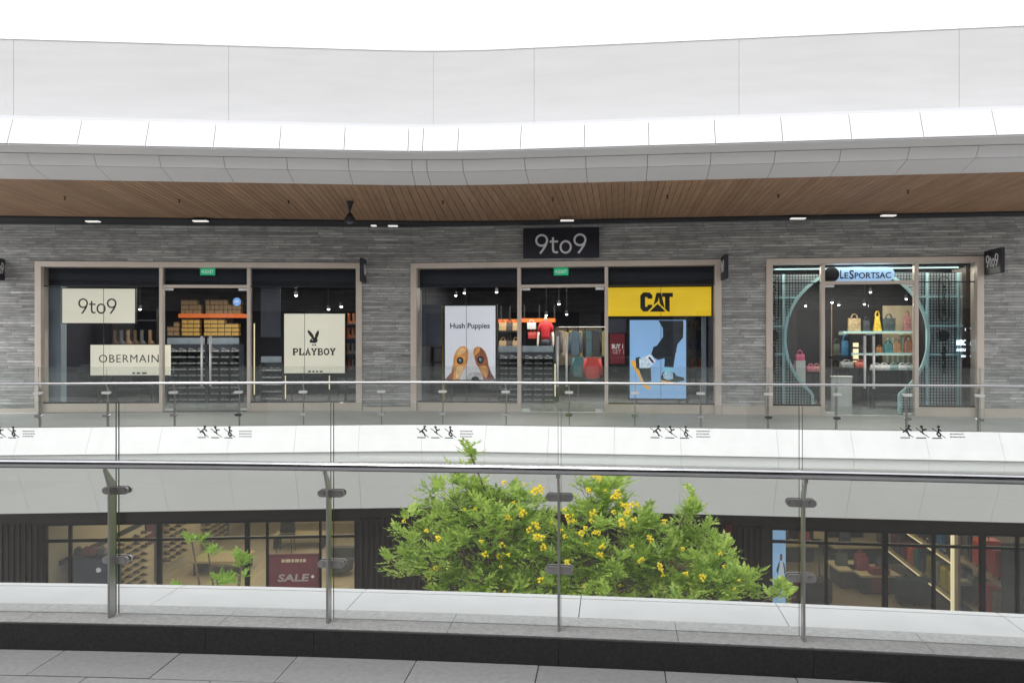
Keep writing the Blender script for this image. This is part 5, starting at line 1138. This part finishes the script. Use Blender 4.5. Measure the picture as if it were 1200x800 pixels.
# blue booth near window, sale board, chair, stools, tables
(a_, z1), (b_, _) = GL.px(84, 655, .9), GL.px(128, 655, .9)
T = Thing('display_cabinet', 'dark blue cabinet with a white round badge in the lower left window', 'cabinet', GL, (a_, .9, LZ)); T.part('carcass', MB().box(a_, b_, .9, 1.6, LZ + .021, z1), M['darkblue'], bevel=.01)
cx_, cz_ = GL.px(115.5, 667.5, .9); T.part('badge', MB().ellipse(cx_, cz_, .05, .05, .893, .899), M['white_letters'])
T.part('top', MB().box(a_ - .02, b_ + .02, .88, 1.62, z1 + .001, z1 + .04), M['black'])
for i, (x, c) in enumerate([(92, (.05, .05, .06)), (101, (.42, .12, .07)), (110, (.5, .2, .18)), (120, (.3, .3, .32))]):
    bag(GL, GL.px(x, 400, 1.1)[0], 1.1, z1 + .042, .16, .13, .2, cm('lb_%d' % i, c), '%s small bag on the dark blue cabinet' % ['black', 'orange', 'salmon', 'grey'][i], handle=.3)
(a_, z1), (b_, z0) = GL.px(313, 649.5, .5), GL.px(374.5, 700, .5)
T = Thing('sale_board', 'red sale board with pale italic letters in the lower left window', 'sign', GL, (a_, .5, LZ)); T.n = .5
T.part('board', MB().box(a_, b_, .5, .56, LZ + .12, z1), cm('sale_red', (.25, .012, .03), emit=.08), bevel=.01)
T.part('border', MB().stroke([(a_ + .03, LZ + .15), (a_ + .03, z1 - .03), (b_ - .03, z1 - .03), (b_ - .03, LZ + .15)], .02, .496, .499), cm('sale_dark', (.10, .004, .01)))
for q in (a_ + .1, b_ - .1): T.part('foot', MB().box(q - .03, q + .03, .35, .7, LZ + .021, LZ + .119), M['black'])
s0, zb, wd, h = sub(T, 325, 672.5, 361, 680.5, GL); mb = text_mb('SALE', s0, zb, wd, h, .494, .499, bold=.03); mb.v = [(a2 + (c2 - zb) * .2, b2, c2) for a2, b2, c2 in mb.v]; T.part('lettering', mb, cm('sale_pale', (.6, .48, .48), emit=.1))
s0, zb, wd, h = sub(T, 330, 655, 359, 658, GL); g = MB(); q = 0
for l in (.12, .2, .1, .16, .08, .12): g.box(s0 + q * wd, s0 + (q + l) * wd, .495, .499, zb, zb + h); q += l + .04
T.part('small_print', g, cm('sale_gold', (.6, .5, .3), emit=.2))
s0, zb, wd, h = sub(T, 364, 673, 369, 677, GL); T.part('star', MB().ellipse(s0 + wd / 2, zb + h / 2, wd * .4, h * .5, .495, .499, seg=6), M['white_letters'])
def floorpt(x, y, z=LZ + .02): D = (EYE - z) / ((y - 400) / 1000); return ((x - 600) / 1000 * D, D)
X, Y = floorpt(335, 646)
T = Thing('chair', 'dark shell chair on thin legs behind the sale board', 'chair', FW, (X, Y, LZ + .02)); zc = LZ + .47
T.part('seat', MB().box(X - .24, X + .24, Y - .22, Y + .22, zc, zc + .05), M['black'], bevel=.02); T.part('backrest', MB().plate([(X - .23, zc + .06), (X + .23, zc + .06), (X + .2, zc + .42), (X - .2, zc + .42)], Y + .2, Y + .24), M['black'])
for sx in (-.2, .2):
    for sy in (-.18, .18): T.part('leg', MB().cyl((X + sx * 1.15, Y + sy * 1.2, LZ + .021), (X + sx, Y + sy, zc), .012), M['black'])
X, Y = floorpt(398, 672)
T = Thing('armchair', 'dark grey tub chair near the right end of the lower left window', 'armchair', FW, (X, Y, LZ + .02))
T.part('seat', MB().cyl((X, Y, LZ + .15), (X, Y, LZ + .45), .36, .38, 20), cm('tub_grey', (.06, .06, .065))); T.part('backrest', MB().stroke([(X + .36 * math.cos(R(q)), LZ + .5 + .0) for q in (0, 180)], .4, Y + .1, Y + .34), cm('tub_grey', (.06, .06, .065)))
T.part('leg', MB().cyl((X, Y, LZ + .021), (X, Y, LZ + .149), .05, .05), M['black'])
for i, (x, y, wd, dp) in enumerate([(262, 668, 1.4, 1.2), (352, 640, 1.6, .8)]):
    X, Y = floorpt(x, y); T = Thing('bench', 'low pale wood bench %s' % ['in the middle of the lower left shop floor', 'far back behind the dark chair'][i], 'bench', FW, (X, Y, LZ + .02)); T.part('seat', MB().box(X - wd / 2, X + wd / 2, Y - dp / 2, Y + dp / 2, LZ + .36, LZ + .42), M['shelfwood'], bevel=.01)
    for sx in (-1, 1): T.part('leg', MB().box(X + sx * (wd / 2 - .1) - .03, X + sx * (wd / 2 - .1) + .03, Y - dp / 2 + .05, Y + dp / 2 - .05, LZ + .021, LZ + .3595), M['black'])

# lower right interior
T = room(GR, LR0 - .1, LR1 + .1, 11, 'dim tan interior of the lower right luggage shop', M['beige'], M['tanfloor'], z0=LZ, ceil=-1.5, nfront=.26, bulk=False, ceilm=M['darkwall'])
arealight(T, GR, (LR0 + LR1) / 2, 5, -1.58, 6, 6, 58, (1, .86, .62))
SCN = 0
def suitcase(fr, s_, n, z, wd, h, dp, c, label, group):
    key = 'case_%02d' % int(sum(c) * 100 + c[0] * 37 + c[2] * 11)
    T = Thing('suitcase', label, 'suitcase', fr, (s_, n, z), group=group); g = MB(); g.box(s_ - dp / 2, s_ + dp / 2, n - wd / 2, n + wd / 2, z + .05, z + h)
    T.part('shell', g, cm(key, c, .3), bevel=.03); r = MB()
    for i in range(5):
        q = n - wd / 2 + wd * (i + 1) / 6; r.box(s_ - dp / 2 - .008, s_ + dp / 2 + .008, q - .012, q + .012, z + .1, z + h - .06)
    T.part('ribs', r, cm(key, c)); T.part('handle', MB().tube([(s_, n - .07, z + h), (s_, n - .07, z + h + .05), (s_, n + .07, z + h + .05), (s_, n + .07, z + h)], .01, 6), M['black'])
    for a_ in (-dp / 3, dp / 3): 
        for b_ in (-wd / 3, wd / 3): T.part('wheel', MB().cyl((s_ + a_ - .012, n + b_, z + .026), (s_ + a_ + .012, n + b_, z + .026), .025), M['black'])
# shelving run A: its near end post stands at photo x=1115
zA, zB = -4.02, -3.19
def nfor(fr, s_, x):  # depth n at which frame coordinate s_ shows at photo x
    lo, hi = 0, 14
    for _ in range(40):
        m = (lo + hi) / 2
        if (fr.px(x, 400, m)[0] > s_): lo, hi = (lo, m)
        else: lo, hi = (m, hi)
    return (lo + hi) / 2
Yp = (EYE - zA) / .303; Xp = .515 * Yp; rel = Vector((Xp, Yp)) - GR.O; sA, nA = rel.dot(GR.u), rel.dot(GR.v)
T = Thing('luggage_shelf', 'two tier wood shelf of suitcases ending at the lit post', 'shelf', GR, (sA, nA, LZ)); Lr = 4.8
for z in (zA, zB, -2.3): T.part('board', MB().box(sA, sA + .55, nA, nA + Lr, z - .04, z), M['shelfwood']); T.part('light_edge', MB().box(sA - .012, sA - .001, nA, nA + Lr, z - .03, z - .012), M['shelf_lit'])
T.part('end_post', MB().box(sA - .02, sA + .04, nA - .07, nA - .001, LZ + .007, -1.52), M['shelf_lit']); T.part('back_panel', MB().box(sA + .551, sA + .58, nA, nA + Lr, LZ + .007, -1.52), M['darkwall'])
lc = [('yellow', (.55, .50, .04)), ('yellow', (.52, .46, .04)), ('silver', (.3, .31, .32)), ('olive', (.26, .24, .05)), ('navy', (.03, .04, .09)), ('teal', (.02, .13, .14)), ('orange', (.6, .13, .04)), ('maroon', (.16, .02, .03)), ('purple', (.1, .06, .12)), ('plum', (.14, .03, .07))]
nn_ = nA + .25
for i, (nm, c) in enumerate(lc):
    suitcase(GR, sA + .27, nn_, zA, .36, .56 if i < 4 else .5, .42, c, '%s suitcase, %s from the lit post on the lower shelf' % (nm, ['first', 'second', 'third', 'fourth', 'fifth', 'sixth', 'seventh', 'eighth', 'ninth', 'tenth'][i]), 'suitcases on the lower shelf behind the lit post'); nn_ += .46
uc = [('black', (.02, .02, .02)), ('bright blue', (.04, .16, .38)), ('navy', (.02, .03, .1)), ('black', (.02, .02, .025)), ('grey blue', (.10, .10, .2)), ('red', (.7, .04, .03)), ('teal', (.03, .12, .14)), ('dark red', (.3, .03, .04))]
nn_ = nA + .35
for i, (nm, c) in enumerate(uc):
    suitcase(GR, sA + .27, nn_, zB, .38, .55, .42, c, '%s suitcase, %s from the lit post on the upper shelf' % (nm, ['first', 'second', 'third', 'fourth', 'fifth', 'sixth', 'seventh', 'eighth'][i]), 'suitcases on the upper shelf behind the lit post'); nn_ += .56
# run B at the right edge
sB, _ = GR.px(1158, 685, 1.2)
T = Thing('luggage_shelf', 'pale edged shelf of suitcases at the right edge of the lower window', 'shelf', GR, (sB, .6, LZ)); Dq = 16.0
for z in (-3.9, -3.05): T.part('board', MB().box(sB, sB + .6, .6, 5.0, z - .04, z), M['shelfwood'])
T.part('upright', MB().box(sB, sB + .6, .55, .599, LZ + .007, -2.2), M['black'])
for i, (nm, c, z, n) in enumerate([('taupe', (.2, .16, .13), -3.9, 1.0), ('bright red', (.8, .04, .02), -3.9, 1.7), ('dark green', (.04, .10, .06), -3.9, 2.3), ('charcoal', (.05, .05, .06), -3.9, 2.9), ('crimson', (.7, .03, .03), -3.05, 1.2), ('scarlet', (.9, .07, .02), -3.05, 2.0), ('black', (.02, .02, .02), -3.05, 2.6), ('plum', (.15, .02, .05), -3.05, 3.2)]):
    suitcase(GR, sB + .3, n, z, .42, .6, .45, c, '%s suitcase on the %s shelf at the right edge of the lower window' % (nm, 'lower' if z < -3.5 else 'upper'), 'suitcases on the shelf at the right edge')
# tall lit wall cabinet between runs
s_, _ = GR.px(1128, 650, 2.2)
T = Thing('wall_cabinet', 'cream upright display cabinet between the two luggage shelves', 'cabinet', GR, (s_, 2.2, LZ)); 
T.part('frame', MB().box(s_ - .09, s_ - .04, 2.2, 2.4, LZ + .007, -1.52).box(s_ + .28, s_ + .33, 2.2, 2.4, LZ + .007, -1.52).box(s_ - .039, s_ + .279, 2.2, 2.5, -3.5, -3.42), M['beige']); T.part('back_panel', MB().box(s_ - .039, s_ + .279, 2.45, 2.5, LZ + .007, -3.51), M['darkblue'])
# beach poster lightbox standing edge-on by the left jamb
(a_, z1), (b_, z0) = GR.px(904, 613, .45), GR.px(920.5, 700, .45)
T = Thing('lightbox_poster', 'light blue lit poster of a person walking, lower right window', 'poster', GR, (a_, .45, LZ)); T.n = .45
T.part('face', MB().box(a_, b_, .45, .47, LZ + .1, z1), cm('beach_blue', (.30, .50, .75), emit=.28, var=.25, vscale=1.2)); T.part('case', MB().box(a_ - .01, b_ + .01, .4705, .6, LZ + .007, z1 + .02), M['frame'])
def bp_(x, y): return GR.px(895 + x / 8., 605 + y / 8., .45)
T.part('printed_figure', MB().plate([bp_(*p) for p in ((155, 350), (170, 345), (176, 370), (172, 410), (150, 410), (150, 370))], .444, .449), cm('fig_skin', (.25, .14, .09), emit=.1))
T.part('printed_figure', MB().plate([bp_(*p) for p in ((145, 425), (180, 420), (190, 470), (182, 580), (148, 580), (142, 500))], .443, .449), cm('fig_shirt', (.55, .6, .68), emit=.25))
T.part('printed_figure', MB().plate([bp_(*p) for p in ((150, 415), (140, 430), (118, 500), (130, 540), (146, 470))], .442, .449).plate([bp_(*p) for p in ((178, 418), (192, 440), (204, 520), (196, 545), (186, 480))], .442, .449).plate([bp_(*p) for p in ((148, 582), (184, 582), (190, 660), (140, 655))], .442, .449), cm('fig_dark', (.05, .045, .06), emit=.05))
# tables, stands, bags on lower right floor
def gtable(x, y, wd, dp, label, h=.5):
    X, Y = floorpt(x, y, LZ + .006); T = Thing('display_table', label, 'table', FW, (X, Y, LZ + .007)); T.part('tabletop', MB().box(X - wd / 2, X + wd / 2, Y - dp / 2, Y + dp / 2, LZ + h - .05, LZ + h), M['shelfwood'], bevel=.006); T.part('base', MB().box(X - wd / 2 + .1, X + wd / 2 - .1, Y - dp / 2 + .1, Y + dp / 2 - .1, LZ + .007, LZ + h - .051), M['black']); return X, Y, LZ + h
for i, (x, y, wd, dp, lb) in enumerate([(997, 684, 1.0, 1.0, 'low wood table in the middle of the luggage shop'), (1022, 690, 1.0, 1.1, 'low wood table next to the thick mullion'), (1012, 655, 2.2, 1.2, 'long wood table farther back in the luggage shop'), (930, 655, 1.2, .8, 'wood table behind the walking person poster'), (965, 632, 2.4, 1.0, 'pale long table at the back of the luggage shop')]):
    X, Y, Z = gtable(x, y, wd, dp, lb)
    for k in range(2):
        c = [(.05, .07, .05), (.22, .03, .05), (.04, .05, .08), (.06, .06, .06), (.3, .04, .05)][(i + k) % 5]; nm = ['dark green', 'maroon', 'navy', 'black', 'red'][(i + k) % 5]
        bag(FW, X + (k - .5) * wd * .5, Y, Z + .001, .3, .3, .2, cm('tb_%d' % ((i + k) % 5), c), '%s bag on the %s' % (nm, lb), handle=.3)
for i, (x, y, c, l) in enumerate([(937, 688, (.22, .01, .05), 'crimson suitcase on the floor beside the walking person poster'), (951, 692, (.03, .03, .05), 'dark suitcase right of the crimson suitcase'), (962, 690, (.04, .04, .045), 'charcoal suitcase at the foot of the sign stand'), (1030, 677, (.18, .03, .03), 'dull red suitcase left of the thick mullion'), (1062, 690, (.02, .05, .05), 'dark teal suitcase under the lower luggage shelf'), (1082, 690, (.03, .04, .05), 'dark blue suitcase under the lower luggage shelf')]):
    X, Y = floorpt(x, y + 18, LZ + .006); suitcase(FW, X, Y, LZ + .007, .3, .65, .45, c, l, 'suitcases standing on the lower shop floor')
X, Y = floorpt(960, 690, LZ + .006)
T = Thing('sign_stand', 'slim stand with a small wooden board in the luggage shop', 'stand', FW, (X, Y, LZ + .007)); T.part('pole', MB().cyl((X, Y, LZ + .02), (X, Y, LZ + 1.3), .015), M['black']); T.part('board', MB().box(X - .14, X + .14, Y - .02, Y + .02, LZ + 1.3, LZ + 1.62), M['shelfwood']); T.part('base', MB().cyl((X, Y, LZ + .007), (X, Y, LZ + .02), .16, seg=20), M['black'])

# ------------------------------------------------------------------ trees
def tree(name, label, cat, trunk_base, blobs, tips_per_m2, leafm, flowers=None, Lf=(.08, .20), fork=.55):
    """blobs: (photo x, y, half width px, half height px, distance, density)"""
    T = Thing(name, label, cat, FW, trunk_base); rnd = random.Random(11)
    vs, fs, tw = [], [], MB(); trunk = MB()
    tb = Vector(trunk_base); cents = []
    for (x, y, rx, ry, D, den) in blobs: cents.append(Vector(((x - 600) / 1000 * D, D, EYE - (y - 400) / 1000 * D)))
    mid = sum(cents, Vector()) / len(cents); fk = Vector((tb.x * .7 + mid.x * .3, tb.y, tb.z + (mid.z - tb.z) * fork))
    trunk.tube([tb, tb * .5 + fk * .5 + Vector((.05, .03, 0)), fk], [.09, .07, .055], 8)
    tips = []
    for c, (x, y, rx, ry, D, den) in zip(cents, blobs):
        m1 = fk.lerp(c, .5) + Vector((rnd.uniform(-.1, .1), rnd.uniform(-.1, .1), -.12))
        trunk.tube([fk, m1, c], [.035, .02, .008], 6)
        a_, b_ = rx / 1000 * D, ry / 1000 * D; dd = max(a_, b_) * .8
        n = int(tips_per_m2 * den * a_ * b_ * 3.14) + 2
        for _ in range(n):
            while True:
                p = Vector((rnd.uniform(-1, 1), rnd.uniform(-1, 1), rnd.uniform(-1, 1)))
                if p.length < 1 and p.length > .25: break
            q = c + Vector((p.x * a_, p.y * dd, p.z * b_)); tips.append((q, c))
            tw.tube([c.lerp(q, .15), c.lerp(q, .6) + Vector((0, 0, -.02)), q], [.005, .004, .002], 3)
    for q, c in tips:
        outd = (q - c); outd.z += .25; outd = outd.normalized() if outd.length else Vector((0, 0, 1))
        for k in range(rnd.randint(6, 9)):
            d = (outd + Vector((rnd.gauss(0, .7), rnd.gauss(0, .7), rnd.gauss(0, .45)))).normalized(); L_ = rnd.uniform(*Lf)
            side = d.cross(Vector((0, 0, 1)));  side = side.normalized() if side.length > .05 else Vector((1, 0, 0)); up = side.cross(d).normalized()
            pairs = 3; b0 = q - outd * rnd.uniform(0, .08)
            for j in range(pairs * 2 + 1):
                f = (j // 2 + 1) / (pairs + .7) if j < pairs * 2 else 1.0; sg = (1 if j % 2 else -1) if j < pairs * 2 else 0
                base = b0 + d * L_ * f - Vector((0, 0, 1)) * L_ * f * f * .25
                ld = (d * (.65 if sg else 1) + side * sg * .8 + up * rnd.uniform(-.2, .15) - Vector((0, 0, .12))).normalized(); ll = L_ * rnd.uniform(.36, .48); wv = ld.cross(up); wv = wv.normalized() * ll * .24
                i0 = len(vs); vs += [base, base + ld * ll * .4 + wv, base + ld * ll, base + ld * ll * .4 - wv]; fs.append((i0, i0 + 1, i0 + 2, i0 + 3))
    T.part('trunk', trunk, M['bark'], smooth=True); T.part('twigs', tw, M['bark'])
    mb = MB(); mb.v = [tuple(v) for v in vs]; mb.f = fs; me = bpy.data.meshes.new('crown'); bx = Vector(trunk_base)
    me.from_pydata([tuple(Vector(v) - bx) for v in mb.v], [], fs); me.materials.append(leafm); o = bpy.data.objects.new('crown', me); COL.objects.link(o); o.parent = T.o
    if flowers:
        fm_ = MB(); r2 = random.Random(5)
        for _ in range(7):
            c = Vector((r2.uniform(-.045, .045), r2.uniform(-.045, .045), r2.uniform(-.035, .035))); ax = Vector((r2.gauss(0, 1), r2.gauss(0, 1) - .6, r2.gauss(0, 1) + .3)).normalized(); u = ax.orthogonal().normalized(); v = ax.cross(u); n = 10; ring = []
            for k in range(n):
                rr = .026 if k % 2 == 0 else .017; t_ = 2 * math.pi * k / n; ring.append(c + ax * .024 + (u * math.cos(t_) + v * math.sin(t_)) * rr)
            b = len(fm_.v); fm_.v += [tuple(c - ax * .012)] + [tuple(p) for p in ring] + [tuple(c + ax * .034)]
            fm_.f += [(b, b + 1 + k, b + 1 + (k + 1) % n) for k in range(n)] + [(b + n + 1, b + 1 + (k + 1) % n, b + 1 + k) for k in range(n)]
        fme = fm_.build('flower_cluster', M['flower'])
        for (x, y, D, sc) in flowers:
            o = bpy.data.objects.new('flower_cluster', fme); COL.objects.link(o); o.parent = T.o
            o.location = Vector(((x - 600) / 1000 * D, D, EYE - (y - 400) / 1000 * D)) - bx; o.rotation_euler = (rnd.uniform(-.6, .6), rnd.uniform(-.6, .6), rnd.uniform(-1, 1)); o.scale = (sc, sc, sc)
    return T
DT = 8.9
blobs = [(535, 590, 40, 34, 9.1, 1), (505, 625, 42, 34, 8.9, 1), (475, 652, 34, 20, 8.8, 1), (560, 575, 28, 20, 9.2, .8), (592, 585, 30, 28, 9.0, 1), (580, 620, 48, 36, 8.7, 1.1), (545, 655, 55, 32, 8.6, 1.1), (560, 690, 60, 24, 8.5, 1.1), (618, 612, 34, 34, 9.2, 1), (615, 655, 44, 34, 8.8, 1),
         (648, 690, 60, 22, 8.5, 1.1), (693, 592, 34, 32, 9.1, 1), (712, 570, 30, 16, 9.2, .9), (735, 605, 36, 30, 9.0, 1), (680, 635, 44, 36, 8.8, 1), (722, 650, 48, 38, 8.6, 1.1), (768, 635, 44, 32, 9.0, .9), (735, 690, 66, 22, 8.5, 1.1), (790, 665, 50, 30, 8.7, 1.1), (808, 590, 13, 20, 9.0, 1), (815, 618, 22, 22, 9.1, .9),
         (832, 650, 34, 26, 8.9, 1), (852, 680, 38, 22, 8.6, 1.1), (872, 672, 16, 16, 8.8, .8), (800, 695, 66, 16, 8.5, 1.1), (550, 528, 12, 7, 9.0, .3), (538, 546, 20, 7, 9.1, .3), (880, 692, 16, 10, 8.7, 1), (911, 694, 12, 8, 8.6, 1)]
fpts = [(627, 573), (633, 576), (624, 577), (632, 571), (591, 604), (596, 608), (610, 603), (612, 600), (626, 615), (630, 618), (627, 628), (633, 629), (636, 640), (655, 621), (661, 628), (664, 605), (661, 597), (665, 610), (701, 560), (688, 573), (690, 575), (722, 576), (718, 583), (724, 581), (728, 590), (731, 593), (738, 592), (695, 600), (685, 618), (700, 624), (733, 602), (727, 610), (729, 616), (742, 609), (746, 592), (672, 610), (705, 641), (702, 650), (704, 652), (663, 660), (664, 657), (740, 640), (760, 629), (761, 632), (772, 662), (774, 668), (499, 622), (563, 634), (567, 650), (584, 651), (595, 650), (588, 638), (512, 630), (633, 679), (644, 681), (586, 656), (509, 665), (752, 655), (683, 688), (822, 676), (778, 610), (590, 565), (680, 625), (718, 600), (646, 668), (500, 675), (860, 690), (735, 596), (620, 620), (692, 610), (803, 672)]
flowers = [(x, y, random.uniform(8.15, 8.5), random.uniform(.38, .68)) for x, y in fpts]
for b_ in random.Random(3).sample([q for q in blobs if q[2] > 24] * 2, 26): flowers.append((b_[0] + random.uniform(-.8, .8) * b_[2], b_[1] + random.uniform(-.8, .6) * b_[3], random.uniform(8.1, 8.6), random.uniform(.25, .42)))
tree('flowering_tree', 'bushy green tree with yellow flowers rising between the two galleries', 'tree', (.55, 9.2, LZ), blobs, 72, M['leaf'], flowers)
tree('sapling', 'slender young tree in front of the lower left shop window', 'tree', (-2.9, 8.9, LZ), [(224, 630, 15, 4, 8.6, 1), (244, 648, 18, 8, 8.8, .25), (283, 655, 8, 5, 8.7, 1.2), (254, 679, 18, 4, 8.5, 1), (280, 672, 14, 8, 9.0, .2), (240, 694, 40, 8, 8.7, .6)], 50, M['leaf_young'], Lf=(.09, .15))
